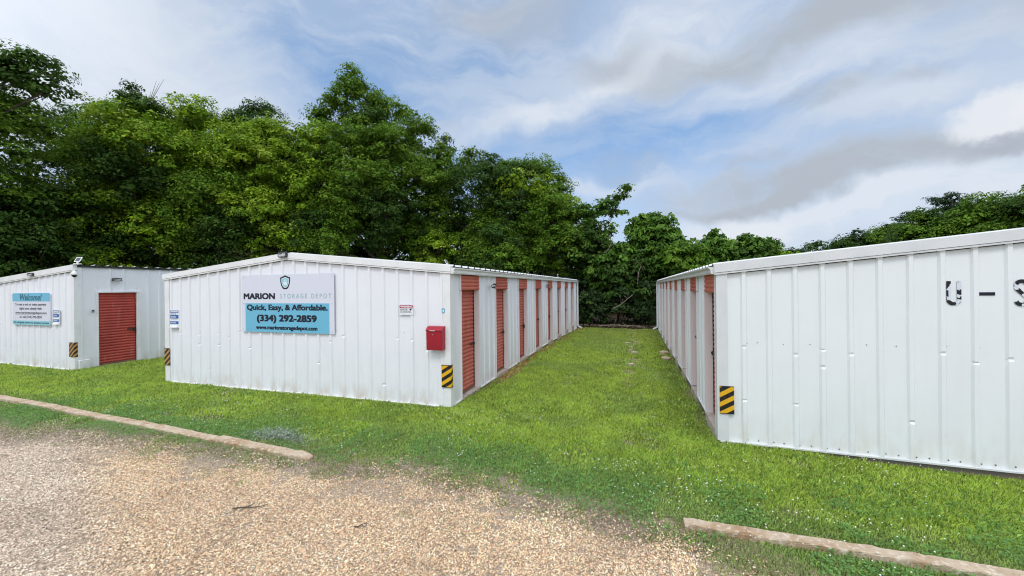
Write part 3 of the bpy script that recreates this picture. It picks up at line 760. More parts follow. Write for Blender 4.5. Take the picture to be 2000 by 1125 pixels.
# flood lamps
def flood(which, x, z, label, y=-.064, rz=0, w=.215, h=.115):
    T = mounted('flood_lamp', label, 'lamp', which, x, y, z, 'slim wall lamps', rz)
    mb = MB(); mb.prism(rrect(-w / 2, w / 2, -h / 2, h / 2, .028), 1, -.045, 0); mb.obj('housing', [M_dark], T)
    mb = MB(); mb.prism(rrect(-w / 2 + .018, w / 2 - .014, -h / 2 + .018, h / 2 - .026, .02), 1, -.050, -.0455); mb.obj('lens', [M_glass], T)
    mb = MB(); mb.box(-w / 2 - .018, .01, -.060, -.0505, h * .14, h * .24, 0, lambda p: (p[0], p[1], p[2] + .08 * p[0])); mb.obj('bracket', [M_dark], T)
flood('M', -3.735, 2.838, 'dark rectangular lamp at the peak of the middle building')
flood('L', -1.90, 2.640, 'dark rectangular lamp on the sloping roof trim of the far left building', w=.24, h=.09)
flood('L', .034, 2.475, 'dark rectangular lamp above the single dark red door', y=.85, rz=rad(90), w=.215, h=.09)
# dome camera + solar panel on left building corner
T = mounted('dome_camera', 'white dome security camera with a black globe under the corner of the far left roof', 'camera', 'L', .075, -.055, 2.585)
mb = MB(); mb.tube([(-.05, .06, .13), (0, .0, .13), (0, 0, .10)], .016, 8); mb.obj('bracket', [M_trim], T)
mb = MB(); mb.tube([(0, 0, .105), (0, 0, .085), (0, 0, .03), (0, 0, .0)], [.025, .045, .058, .062], 16); mb.obj('housing', [M_trim], T)
mb = MB(); mb.ball((0, 0, 0), (.054, .054, .060), 16, 8, 0, -1, 0); mb.obj('dome', [M_black], T)
def solar(which, x, y, z, rz, label, sc=1.0, tilt=50):
    T = mounted('solar_panel', label, 'solar panel', which, x, y, z, 'small solar panels on the roofs', rz); T.scale = (sc,) * 3
    q = rad(tilt)
    sh = lambda p: (p[0], p[1] * cos(q) - p[2] * sin(q), p[1] * sin(q) + p[2] * cos(q) + .045)
    mb = MB(); mb.box(-.09, .09, 0, .145, 0, .010, 0, sh); mb.obj('frame', [M_trim], T)
    mb = MB(); mb.box(-.066, .066, .018, .127, .0102, .012, 0, sh); mb.obj('cells', [M_solar], T)
    mb = MB(); mb.box(-.075, .075, -.03, .05, -.02, .005); mb.box(-.02, .02, .0, .03, 0, .07); mb.obj('base', [M_trim], T)
solar('L', .035, .02, 2.90, rad(12), 'small white-framed solar panel on the roof corner of the far left building', 1.0, 62)
solar('M', -.22, .30, 2.545, rad(95), 'thin solar panel tilted on the near roof edge of the middle building, seen edge-on', .55, 60)
solar('M', .0, 10.2, 2.535, rad(95), 'tiny solar panel far along the roof edge of the middle building', .6, 58)
# small spot lights on the side wall
def spot(y, label, z=2.155):
    T = mounted('spot_light', label, 'lamp', 'M', .032, y, z, 'twin spot lamps on the alley wall')
    mb = MB(); mb.box(-.002, .012, -.04, .04, -.05, .05); mb.obj('base', [M_trim], T)
    for k in (-1, 1):
        mb = MB(); mb.tube([(.01, k * .015, .0), (.05, k * .03, .035 * k)], .007, 6); mb.tube([(.045, k * .03, .035 * k), (.075, k * .032 + .01, .035 * k), (.12, k * .034 + .015, .03 * k)], [.016, .022, .030], 12); mb.obj('lamp_head', [M_dark], T)
spot(1.90, 'dark twin spot lamp on the alley wall between the first and second doors')
spot(7.50, 'dark twin spot lamp on the alley wall past the fourth door')
T = mounted('door_keypad', 'small grey keypad on the wall left of the single dark red door', 'keypad', 'L', .031, .33, 1.545)
mb = MB(); mb.box(0, .014, -.03, .03, 0, .085); mb.obj('housing', [mat('grey_plastic', (.35, .35, .36), .5, .4)], T)
mb = MB(); mb.box(.0142, .017, -.018, .018, .035, .075); mb.obj('buttons', [M_dark], T)
T = mounted('utility_box', 'small white dented box at the foot of the far left building corner, below its guard', 'utility box', 'L', .036, .02, 0)
mb = MB(); mb.box(0, .05, .0, .22, .02, .27); o = mb.obj('housing', [M_trim], T); bevel(o, .01)
mb = MB(); mb.prism([(.11 + .05 * cos(k), .15 + .06 * sin(k)) for k in np.linspace(0, 2 * pi, 13)[:-1]], 0, .051, .058); mb.obj('cover', [M_trim], T)

# ================================================================== ground
def axis(lo, a0, a1, hi, st):
    mid = list(np.arange(a0, a1 + 1e-6, st)); L = []; v = a0; d = st
    while v > lo: d *= 1.35; v -= d; L.append(v)
    Rr = []; v = a1; d = st
    while v < hi: d *= 1.35; v += d; Rr.append(v)
    return np.array(L[::-1] + mid + Rr)
gx = axis(-700, -19, 5, 700, .10); gy = axis(-700, .6, 24, 900, .10)
GX, GY = np.meshgrid(gx, gy)
GZ = gz(GX, GY) + .012 * (fbm(GX, GY, 1.3, 3) - .5) - .012
EX = [-30, -9.6, -8.7, -8.03, -7.2, -6.27, -5.6, -4.95, -4.3, -3.82, -3.3, -2.96, -2.52, -1.98, -1.54, -.95, -.6, -.21, .1, .44, .8, .97, 1.5, 3, 30]
EY = [3.1, 3.15, 3.10, 3.45, 3.36, 3.46, 3.50, 3.57, 3.52, 3.62, 3.55, 3.60, 3.86, 3.74, 3.78, 3.70, 3.64, 3.68, 3.56, 3.55, 3.46, 3.36, 3.1, 2.7, 2.7]
def edge(x): return np.interp(x, EX, EY)
V = np.stack([GX, GY, GZ], 2).reshape(-1, 3); nr, nc = GX.shape
idx = np.arange(nr * nc).reshape(nr, nc); F = np.stack([idx[:-1, :-1], idx[:-1, 1:], idx[1:, 1:], idx[1:, :-1]], 2).reshape(-1, 4)
me = np_mesh('ground', V, 4, None, F)
x, y = V[:, 0], V[:, 1]
# bare earth: along the curbs, at the gravel edge, beside the slab on the alley's left, thin spots
soil = .10 + .25 * (fbm(x, y, 1.1, 5) > .62)
ed = y - edge(x)
soil = np.maximum(soil, smst((.75 - np.abs(ed)) / .4) * .98)
soil = np.maximum(soil, smst((.30 - np.abs(x + 2.98)) / .14) * (y > 6.6) * (y < 22) * smst((y - 6.5) / 3))
trk_ = np.exp(-((x + .12 + .25 * (vn(x, y, 2.0, 46) - .5)) / .38) ** 2) * smst((y - 7.5) / 3); soil = np.maximum(soil, trk_ * .9)
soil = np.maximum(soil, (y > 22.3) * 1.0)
soil = np.maximum(soil, smst((.22 - np.abs(x - 1.0)) / .15) * (y > 6) * .6)
g1 = np.array([.10, .13, .035]); s1 = np.array([.21, .155, .105]); s2 = np.array([.43, .36, .275])
mixv = fbm(x, y, .4, 9)[:, None]; sc_ = s1 * (1 - mixv) + s2 * mixv
red = (smst((.3 - np.abs(x + 2.98)) / .2) * (y > 6.6))[:, None]; sc_ = sc_ * (1 - red) + np.array([.26, .12, .06]) * red
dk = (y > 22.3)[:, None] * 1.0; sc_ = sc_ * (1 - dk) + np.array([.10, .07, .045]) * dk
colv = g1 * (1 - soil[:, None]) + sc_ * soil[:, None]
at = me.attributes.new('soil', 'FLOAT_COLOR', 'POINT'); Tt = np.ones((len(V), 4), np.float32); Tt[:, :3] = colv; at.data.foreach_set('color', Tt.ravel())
me.polygons.foreach_set('use_smooth', np.ones(len(F), bool))
M_ground = mat('soil_and_turf', attr='soil', rough=.95, spec=.15, noise=[(3.5, (.10, .085, .05), .55, .85, (1, 1, 1)), (40, (.25, .2, .14), .62, .85, (1, 1, 1))], bump=[(45, .7, .02), (8, .5, .05)])
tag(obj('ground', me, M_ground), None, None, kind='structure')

# gravel sheet
rs = np.random.RandomState(5)
gxs = axis(-60, -12, 3.2, 60, .06); rows = np.array([0, .05, .1, .2, .35, .6, 1, 1.5, 2.2, 3.2, 5, 8, 14, 25, 45.])
GX, RR_ = np.meshgrid(gxs, rows)
e0 = edge(GX) + .14 * (fbm(GX, GX * 0, .35, 2) - .5) * 2
GY = e0 - RR_; GZ = gz(GX, GY) + .006 + .010 * (fbm(GX, GY, .8, 4) - .3) * smst(RR_ / .3) - .02 * (1 - smst(RR_ / .12))
V = np.stack([GX, GY, GZ], 2).reshape(-1, 3); nr, nc = GX.shape
idx = np.arange(nr * nc).reshape(nr, nc); F = np.stack([idx[:-1, :-1], idx[:-1, 1:], idx[1:, 1:], idx[1:, :-1]], 2).reshape(-1, 4)
me = np_mesh('gravel_lot', V, 4, None, F)
M_gravel = mat('gravel_bed', (.36, .27, .19), .95, .15, noise=[(70, (.60, .50, .38), .45, .6, (1, 1, 1)), (110, (.15, .11, .08), .56, .66, (1, 1, 1)), (1.2, (.38, .34, .30), .5, .8, (1, 1, 1))], bump=[(90, 1, .02), (30, .6, .03)])
tag(obj('gravel_lot', me, M_gravel), None, None, kind='structure')

# pebbles: real stones over the bed
def pebbles(n, x0, x1, y0, y1, smin, smax, seed):
    r = np.random.RandomState(seed)
    x = r.uniform(x0, x1, n); y = r.uniform(y0, y1, n)
    e = edge(x) - y + .24 * (fbm(x, y, .45, 8) - .5) * 2 - .16 * smst((-x - 2.6) / .8)
    p = smst((e + .08) / .42) * .84 + .16 * smst((e + .55) / .5)
    cl = fbm(x, y, .42, 13)
    p = p * np.where((e < .55) & (cl > .53), .22, 1) * np.where((e >= .55) & (cl > .68), .5, 1)
    # inside the camera's view wedge with margin
    l = x * cos(a) + y * sin(a); d = -x * sin(a) + y * cos(a)
    keep = (r.rand(n) < p) & (d > 1.9) & (np.abs(l) < d * 1.45 + .5)
    x, y = x[keep], y[keep]; n = len(x)
    s = r.uniform(smin, smax, n) * r.choice([1, 1, 1, 1.35], n)
    z = gz(x, y) + .008 + r.uniform(0, .008, n)
    O = np.array([[1, 0, 0], [-.8, .5, 0], [-.6, -.7, 0], [.35, -.75, 0], [.3, .8, 0], [0, 0, .75], [0, 0, -.5]])
    ang = r.rand(n) * 2 * pi; ca, sa = np.cos(ang), np.sin(ang)
    A = np.stack([s * r.uniform(.8, 1.5, n), s * r.uniform(.6, 1.0, n), s * r.uniform(.5, .95, n)], 1)
    P = O[None] * A[:, None] + r.normal(0, .13, (n, 7, 3)) * s[:, None, None]
    tx, ty = r.normal(0, .35, n), r.normal(0, .35, n)
    P[:, :, 2] += P[:, :, 0] * tx[:, None] + P[:, :, 1] * ty[:, None]
    X = P[:, :, 0] * ca[:, None] - P[:, :, 1] * sa[:, None] + x[:, None]; Y = P[:, :, 0] * sa[:, None] + P[:, :, 1] * ca[:, None] + y[:, None]
    V = np.stack([X, Y, P[:, :, 2] + z[:, None]], 2)
    ring = [0, 4, 1, 2, 3]; fs = []
    for i in range(5):
        fs.append([ring[i], ring[(i + 1) % 5], 5]); fs.append([ring[(i + 1) % 5], ring[i], 6])
    fs = np.array(fs[0::2]); F = (np.arange(n)[:, None, None] * 7 + fs[None]).reshape(-1, 3)
    pal = np.array([[.60, .46, .31], [.52, .38, .25], [.66, .55, .42], [.44, .30, .20], [.70, .62, .52], [.55, .37, .27], [.24, .17, .13], [.62, .50, .38], [.46, .38, .30], [.30, .22, .16]])
    ci = r.randint(0, len(pal), n); col_ = pal[ci] * r.uniform(.8, 1.15, (n, 1))
    # greyer, pinker stones towards the near-left
    g = smst((-x - 3.3 - 2.2 * (y - 1.9)) / 1.6)[:, None] * .6
    gy_ = col_.mean(1, keepdims=True) * np.array([1.06, .98, .95]); col_ = col_ * (1 - g) + gy_ * g
    col_ = np.clip(col_ * np.array([1.37, 1.27, 1.10]) * (.74 + .50 * fbm(x, y, .7, 21))[:, None], 0, .85)
    return V.reshape(-1, 3), F, np.repeat(col_, 5, 0)
Va, Fa, Ta = pebbles(560000, -12, 2.6, 1.0, 4.3, .0048, .0092, 1)
# crumbs of soil and fine grit along the ragged edge
def crumbs(n, seed):
    r = np.random.RandomState(seed); x = r.uniform(-12, 3.2, n); y = r.uniform(2.6, 4.8, n); ed = y - edge(x)
    l = x * cos(a) + y * sin(a); d = -x * sin(a) + y * cos(a)
    k = (r.rand(n) < np.exp(-(ed / .38) ** 2)) & (d > 1.9) & (np.abs(l) < d * 1.45 + .5); x, y, d = x[k], y[k], d[k]; n = len(x)
    s_ = r.uniform(.0022, .0060, n) * (.7 + .09 * d); z = gz(x, y) + .004 + r.uniform(0, .006, n)
    O = np.array([[1, 0, 0], [-.5, .85, 0], [-.5, -.85, 0], [0, 0, .9]]); ang = r.rand(n) * 6.3; P = O[None] * s_[:, None, None] * r.uniform(.6, 1.4, (n, 4, 1))
    X = P[:, :, 0] * np.cos(ang)[:, None] - P[:, :, 1] * np.sin(ang)[:, None] + x[:, None]; Y = P[:, :, 0] * np.sin(ang)[:, None] + P[:, :, 1] * np.cos(ang)[:, None] + y[:, None]
    V = np.stack([X, Y, P[:, :, 2] + z[:, None]], 2).reshape(-1, 3); F = (np.arange(n)[:, None, None] * 4 + np.array([[0, 1, 3], [1, 2, 3], [2, 0, 3]])[None]).reshape(-1, 3)
    pal = np.array([[.16, .11, .075], [.26, .20, .14], [.36, .29, .21], [.09, .065, .045], [.48, .40, .30], [.20, .20, .09], [.62, .52, .40]])
    return V, F, np.repeat(pal[r.randint(0, 7, n)] * r.uniform(.7, 1.2, (n, 1)), 3, 0)
Vb, Fb, Tb = crumbs(420000, 41); Fb = Fb + len(Va)
Va = np.concatenate([Va, Vb]); Fa = np.concatenate([Fa, Fb]); Ta = np.concatenate([Ta, Tb])
me = np_mesh('gravel', Va, 3, Ta, Fa)
tag(obj('gravel', me, M_peb), 'loose tan gravel covering the parking area', 'gravel', kind='stuff')

# ---------------------------------------------------------------- grass
def inside_buildings(x, y):
    m = np.zeros(len(x), bool)
    for (ox, oy, r, sg, Wd, D) in ((MX, MY, MR, -1, 7.375, 15.95), (RX, RY, RR, 1, 7.38, 16.1), (LX, LY, 0, -1, 7.4, 15.9)):
        lx = (x - ox) * cos(r) + (y - oy) * sin(r); ly = -(x - ox) * sin(r) + (y - oy) * cos(r); t = lx * sg
        m |= (t > -.05) & (t < Wd + .05) & (ly > -.045) & (ly < D + .1)
    return m
CURBS = [(-12.9, 4.235, -3.86, 3.775, .150), (.42, 3.95, 3.6, 4.03, .125)]
def on_curb(x, y):
    m = np.zeros(len(x), bool)
    for x0, y0, x1, y1, w in CURBS:
        t = (x - x0) / (x1 - x0); yc = y0 + (y1 - y0) * t; m |= (t > -.005) & (t < 1.005) & (np.abs(y - yc) < w / 2 + .004)
    return m
def grass(n, x0, x1, y0, y1, w, L, seed, dens=1.0):
    r = np.random.RandomState(seed); x = r.uniform(x0, x1, n); y = r.uniform(y0, y1, n)
    ed = y - edge(x)
    cl = fbm(x, y, .8, 31); c2 = fbm(x, y, .22, 33)
    # density
    p = np.clip(.55 + 1.3 * (c2 - .3), 0, 1)
    front = y < 4.35 - .12 * (x > .4)
    strip = smst((ed - .02 + .9 * (fbm(x, y, .45, 68) - .45) + .40 * (vn(x, y, .085, 69) - .45)) / .09) * np.clip((c2 - .24) * 4, 0.15, 1)
    strip = np.maximum(strip, (x > .7) * smst((ed + .15) / .3) * .95)
    tuft = smst((ed + .95) / .45) * smst((fbm(x, y, .38, 90) - .46) * 8) * np.clip((c2 - .33) * 3, 0, 1) * .75
    gap = (x > -3.8) & (x < .40)
    curbline = np.interp(x, [-12.9, -3.86, .42, 3.6], [4.235, 3.775, 3.95, 4.03])
    edge_t = smst((ed - .16 + 1.0 * (fbm(x, y, .50, 58) - .45) + .42 * (vn(x, y, .085, 59) - .45)) / .07)
    p = np.where(y > curbline, np.where(gap, p * edge_t, p), np.where(gap, p * edge_t * .8, strip))
    tuft2 = smst((vn(x, y, .10, 91) + .25 * (fbm(x, y, .6, 92) - .5) - .74) * 14) * (ed > -.55) * (ed < .8) * .95
    p = np.maximum(p, np.maximum(tuft * (vn(x, y, .07, 93) > .45), tuft2))
    d1 = ((x + 1.2) / 1.9) ** 2 + ((y - 3.95) / .22) ** 2; p = p * np.where((d1 < 1) & (c2 < .50), .25, 1)      # scuffed dirt at the entrance
    dirtL = (x + 3.10) < (.10 + .30 * vn(x, y, .9, 40)) * smst((y - 6.4) / 2); p = p * np.where(dirtL & (y > 6.7) & (x > -3.4), .06, 1); p = p * np.where((x > .92 + .1 * c2) & (x < 1.3) & (y > 6.3), .25, 1)
    trk = np.exp(-((x + .12 + .25 * (vn(x, y, 2.0, 46) - .5)) / .40) ** 2) * smst((y - 7.5) / 3) * smst((fbm(x, y, .45, 44) - .30) * 5); p = p * (1 - .93 * trk)
    bald = smst((fbm(x, y, .7, 57) - .63) * 10) * (y > 4.4); p = p * (1 - .8 * bald)
    end = smst((22.6 - y) / .5); p = p * end
    l = x * cos(a) + y * sin(a); d = -x * sin(a) + y * cos(a)
    k = (r.rand(n) < p) & ~inside_buildings(x, y) & ~on_curb(x, y) & (d > 2) & (np.abs(l) < d * 1.42 + .6)
    x, y, ed, cl = x[k], y[k], ed[k], cl[k]; n = len(x)
    z = gz(x, y) - .012
    tall = (.55 + .75 * fbm(x, y, .45, 51)); lawn = smst((y - 4.2) / .8)
    ll = L * r.uniform(.55, 1.25, n) * tall * (.62 + .38 * lawn)
    ang = r.rand(n) * 2 * pi; lean = np.abs(r.normal(.45, .35, n)); 
    dx, dy = np.cos(ang), np.sin(ang); px_, py_ = -dy, dx
    ww = w * r.uniform(.6, 1.25, n)
    h = ll * np.cos(np.clip(lean, 0, 1.3)); o_ = ll * np.sin(np.clip(lean, 0, 1.3))
    B0 = np.stack([x - px_ * ww / 2, y - py_ * ww / 2, z], 1); B1 = np.stack([x + px_ * ww / 2, y + py_ * ww / 2, z], 1)
    M1 = np.stack([x + dx * o_ * .35 + px_ * ww * .4, y + dy * o_ * .35 + py_ * ww * .4, z + h * .6], 1)
    Tp = np.stack([x + dx * o_, y + dy * o_, z + h], 1)
    V = np.stack([B0, B1, M1, Tp], 1)
    # colour: yellow-green lawn, bluish clover-green by the road and in patches
    yg = np.array([.52, .70, .105]); dg = np.array([.365, .53, .15]); pale = np.array([.58, .62, .26]); deep = np.array([.24, .38, .045])
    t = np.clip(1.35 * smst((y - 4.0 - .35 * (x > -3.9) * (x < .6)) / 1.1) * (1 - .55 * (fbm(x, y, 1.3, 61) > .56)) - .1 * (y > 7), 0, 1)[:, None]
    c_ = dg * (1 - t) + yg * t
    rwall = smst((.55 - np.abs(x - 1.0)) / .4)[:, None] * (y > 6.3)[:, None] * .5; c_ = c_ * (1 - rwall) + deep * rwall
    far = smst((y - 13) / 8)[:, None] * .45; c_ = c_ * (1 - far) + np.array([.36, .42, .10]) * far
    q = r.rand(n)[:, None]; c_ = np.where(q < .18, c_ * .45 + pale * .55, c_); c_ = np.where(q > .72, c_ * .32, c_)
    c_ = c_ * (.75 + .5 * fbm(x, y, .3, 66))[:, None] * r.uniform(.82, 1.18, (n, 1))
    dry = ((ed < .5) & (r.rand(n) < .35))[:, None]; c_ = np.where(dry, np.array([.42, .38, .20]), c_)
    return V.reshape(-1, 3), c_
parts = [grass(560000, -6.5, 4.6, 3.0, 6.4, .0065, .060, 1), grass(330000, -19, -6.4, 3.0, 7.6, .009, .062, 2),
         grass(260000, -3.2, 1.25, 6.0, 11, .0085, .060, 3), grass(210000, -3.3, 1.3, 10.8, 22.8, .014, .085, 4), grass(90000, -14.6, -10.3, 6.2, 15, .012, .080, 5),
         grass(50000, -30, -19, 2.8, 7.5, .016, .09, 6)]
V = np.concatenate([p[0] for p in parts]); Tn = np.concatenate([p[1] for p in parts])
# coarser tufts with longer, paler blades
def tufts(nt_, x0, x1, y0, y1, seed, k=16):
    r = np.random.RandomState(seed); cx = r.uniform(x0, x1, nt_); cy_ = r.uniform(y0, y1, nt_)
    ok = (cy_ - edge(cx) > .12) & (r.rand(nt_) < .25 + 1.2 * (fbm(cx, cy_, .9, 95) - .35)) & (cy_ < 22)
    cx, cy_ = cx[ok], cy_[ok]; n0 = len(cx); R_ = r.uniform(.02, .06, n0)
    x = (cx[:, None] + r.normal(0, 1, (n0, k)) * R_[:, None]).ravel(); y = (cy_[:, None] + r.normal(0, 1, (n0, k)) * R_[:, None]).ravel()
    kk = ~inside_buildings(x, y) & ~on_curb(x, y); tc_ = np.repeat(r.uniform(.65, 1.25, n0), k)[kk]; x, y = x[kk], y[kk]; n = len(x)
    z = gz(x, y) - .01; ll = r.uniform(.045, .095, n) * (.6 + .4 * smst((y - 4) / 1)); ang = r.rand(n) * 2 * pi; lean = np.abs(r.normal(.7, .35, n)); dx, dy = np.cos(ang), np.sin(ang)
    w_ = r.uniform(.004, .009, n) * (1 + .08 * np.maximum(y - 6, 0)); h = ll * np.cos(np.clip(lean, 0, 1.4)); o_ = ll * np.sin(np.clip(lean, 0, 1.4))
    B0 = np.stack([x + dy * w_ / 2, y - dx * w_ / 2, z], 1); B1 = np.stack([x - dy * w_ / 2, y + dx * w_ / 2, z], 1)
    M1 = np.stack([x + dx * o_ * .4 - dy * w_ * .5, y + dy * o_ * .4 + dx * w_ * .5, z + h * .8], 1); Tp = np.stack([x + dx * o_, y + dy * o_, z + h], 1)
    c_ = np.array([.46, .60, .12]) * tc_[:, None] * r.uniform(.6, 1.3, (n, 1)); dk_ = (r.rand(n) < .4)[:, None]; c_ = np.where(dk_, np.array([.20, .36, .07]) * r.uniform(.6, 1.2, (n, 1)), c_)
    return np.stack([B0, B1, M1, Tp], 1).reshape(-1, 3), c_
for tp in (tufts(3600, -7, 4.5, 3.6, 8, 201), tufts(2000, -19, -7, 3.7, 8, 202), tufts(1800, -3.1, 1.1, 8, 21, 203)):
    V = np.concatenate([V, tp[0]]); Tn = np.concatenate([Tn, tp[1]])
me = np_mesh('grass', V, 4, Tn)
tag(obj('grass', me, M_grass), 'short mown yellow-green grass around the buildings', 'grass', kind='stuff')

# clover leaves and flowers near the road
def scatter_cards(n, x0, x1, y0, y1, s, fn, colr, seed, hz=(.02, .05)):
    r = np.random.RandomState(seed); x = r.uniform(x0, x1, n); y = r.uniform(y0, y1, n)
    k = (r.rand(n) < fn(x, y)) & ~inside_buildings(x, y) & ~on_curb(x, y)
    l = x * cos(a) + y * sin(a); d = -x * sin(a) + y * cos(a); k &= (d > 2) & (np.abs(l) < d * 1.42 + .4)
    x, y = x[k], y[k]; n = len(x); z = gz(x, y) + r.uniform(*hz, n)
    nrm = np.stack([r.normal(0, .45, n), r.normal(0, .45, n), np.ones(n)], 1); nrm /= np.linalg.norm(nrm, axis=1, keepdims=True)
    u = np.cross(nrm, np.stack([np.cos(r.rand(n) * 6.3), np.sin(r.rand(n) * 6.3), np.zeros(n)], 1)); u /= np.linalg.norm(u, axis=1, keepdims=True); v = np.cross(nrm, u)
    ss = s * r.uniform(.6, 1.3, n); C0 = np.stack([x, y, z], 1)
    V = np.stack([C0 - u * ss[:, None], C0 - v * ss[:, None] * .8, C0 + u * ss[:, None], C0 + v * ss[:, None] * .8], 1)
    c_ = np.array(colr)[None] * r.uniform(.7, 1.35, (n, 1))
    return V.reshape(-1, 3), c_
cl_fn = lambda x, y: smst((y - edge(x) - .05) / .3) * smst((5.5 + .3 * (x > -3) - y) / 1.5) * (fbm(x, y, .6, 71) > .44)
Vc, Tc = scatter_cards(110000, -11, 4, 3.2, 6.0, .011, cl_fn, (.17, .34, .09), 7)
me = np_mesh('clover', Vc, 4, Tc); tag(obj('clover', me, M_grass), 'low clover leaves among the grass near the gravel', 'ground cover', kind='stuff')
def octs(n, fn, x0, x1, y0, y1, s, seed, h=(.05, .08)):
    r = np.random.RandomState(seed); x = r.uniform(x0, x1, n); y = r.uniform(y0, y1, n)
    k = (r.rand(n) < fn(x, y)) & ~inside_buildings(x, y) & ~on_curb(x, y); x, y = x[k], y[k]; n = len(x)
    z = gz(x, y) + r.uniform(*h, n); O = np.array([[1, 0, 0], [0, 1, 0], [-1, 0, 0], [0, -1, 0], [0, 0, .9], [0, 0, -.7]])
    ss = s * r.uniform(.7, 1.3, n); V = np.stack([x, y, z], 1)[:, None] + O[None] * ss[:, None, None]
    fs = np.array([[0, 1, 4], [1, 2, 4], [2, 3, 4], [3, 0, 4], [1, 0, 5], [2, 1, 5], [3, 2, 5], [0, 3, 5]])
    return V.reshape(-1, 3), (np.arange(n)[:, None, None] * 6 + fs[None]).reshape(-1, 3)
fl_fn = lambda x, y: smst((y - edge(x) - .25) / .3) * (.10 + .9 * (fbm(x, y, .5, 81) > .57)) * np.where(y < 6.2, 1, .25)
Vf, Ff = octs(5600, fl_fn, -9, 4.2, 3.5, 11, .0080, 9)
me = np_mesh('clover_flowers', Vf, 3, None, Ff); tag(obj('clover_flowers', me, M_flower), 'tiny white clover flowers dotting the lawn', 'flowers', kind='stuff')

# ---------------------------------------------------------------- curbs
def curb(x0, y0, x1, y1, w, label, seed, h=.048, taper=False):
    r = random.Random(seed); L = math.hypot(x1 - x0, y1 - y0); n = max(6, int(L / .07)); ang = math.atan2(y1 - y0, x1 - x0)
    ns = 9; P = np.zeros((n + 1, ns, 3))
    zc = float(gz(x0, y0))
    for i in range(n + 1):
        s = L * i / n; X = x0 + (x1 - x0) * i / n; Y = y0 + (y1 - y0) * i / n; g = float(gz(X, Y)) - zc
        hh = h + .006 * sin(s * 2.1 + seed) + r.uniform(-.004, .004); ww = w / 2 + r.uniform(-.005, .005)
        if taper and i >= n - 2: ww *= (.85, .6)[i - n + 1] if i > n - 2 else .95; hh -= .012 * (i - n + 2)
        if i == 0 or i == n: hh -= .01
        prof = [(-ww, -.1), (-ww, hh - .012), (-ww + .004, hh - .003), (-ww + .012, hh), (0, hh + .001), (ww - .012, hh), (ww - .004, hh - .003), (ww, hh - .012), (ww, -.1)]
        for j, (o, z) in enumerate(prof):
            chip = .012 * max(0, r.random() - .8) / .2 if j in (1, 2, 3, 5, 6, 7) else 0
            P[i, j] = (s, o * (1 - chip * 6) + r.uniform(-.004, .004), g + z - chip + r.uniform(-.003, .003))
    mb = MB(); mb.grid(P, 0, False); mb.poly([tuple(q) for q in P[0]]); mb.poly([tuple(q) for q in P[-1][::-1]])
    o = mb.obj('concrete_curb', [M_conc], None, loc=(x0, y0, zc), rot=(0, 0, ang))
    tag(o, label, 'curb', 'weathered concrete curbs'); return o
def cy(x): return 4.235 + (3.775 - 4.235) * (x + 12.9) / (12.9 - 3.86)
curb(-19.5, cy(-19.5), -5.66, cy(-5.66), .15, 'long weathered concrete curb running off the left edge of the photo', 1)
curb(-5.63, cy(-5.63) - .004, -3.86, cy(-3.86), .155, 'short cracked concrete curb piece ending by the silvery weed', 2, .058, True)
curb(.42, 3.95, 6.2, 4.10, .125, 'pale concrete curb in front of the right-hand building', 3, .055)

# ---------------------------------------------------------------- small ground things
def stone(x, y, sx_, sy_, h, label, seed, m_=M_conc, name='flat_stone', group='flat stones beside the right building'):
    r = random.Random(seed); n = 10; mb = MB(); top = []; bt = []
    for k in range(n):
        q = 2 * pi * k / n; f = r.uniform(.8, 1.1); top.append((sx_ * f * .9 * cos(q), sy_ * f * .9 * sin(q), h + r.uniform(-.01, .01))); bt.append((sx_ * f * cos(q), sy_ * f * sin(q), -.05))
    mb.poly(top); 
    for k in range(n): mb.poly([bt[k], bt[(k + 1) % n], top[(k + 1) % n], top[k]])
    o = mb.obj(name, [m_], None, loc=(x, y, float(gz(x, y)))); tag(o, label, 'stone', group)
stone(.93, 14.1, .16, .30, .09, 'farther flat stone at the foot of the right building', 1)
stone(.90, 12.9, .15, .26, .08, 'nearer flat stone at the foot of the right building', 2)
for i, (x, y, s_) in enumerate(((-.05, 13.9, .12), (-.12, 11.6, .10), (-.35, 16.4, .14), (-.2, 15.2, .08))):
    stone(x, y, s_, s_ * .7, .045, ['pale stone in the alley grass, second nearest to the road', 'pale stone in the alley grass, nearest to the road', 'pale stone in the alley grass, farthest and largest', 'smallest pale stone in the alley grass'][[1, 1, 2, 3][i] if i else 0], 20 + i, M_sill, 'pale_stone', 'pale stones down the alley')
def twig(x, y, ang, L, label, seed):
    r = random.Random(seed); mb = MB(); pts = []
    for k in range(6): pts.append((L * (k / 5 - .5), r.uniform(-.02, .02), .022 + r.uniform(0, .008)))
    mb.tube(pts, [.005, .006, .006, .005, .004, .002], 6); mb.tube([pts[2], (pts[2][0] + .05, .05, .03)], [.004, .002], 5)
    o = mb.obj('twig', [M_bark], None, loc=(x, y, float(gz(x, y)) + .004), rot=(0, 0, ang)); tag(o, label, 'twig')
twig(-3.55, 2.74, rad(25), .30, 'dark twig lying on the gravel at lower left of centre', 3)
twig(-2.35, 2.82, rad(10), .09, 'short dark twig lying on the gravel below the middle building', 4)

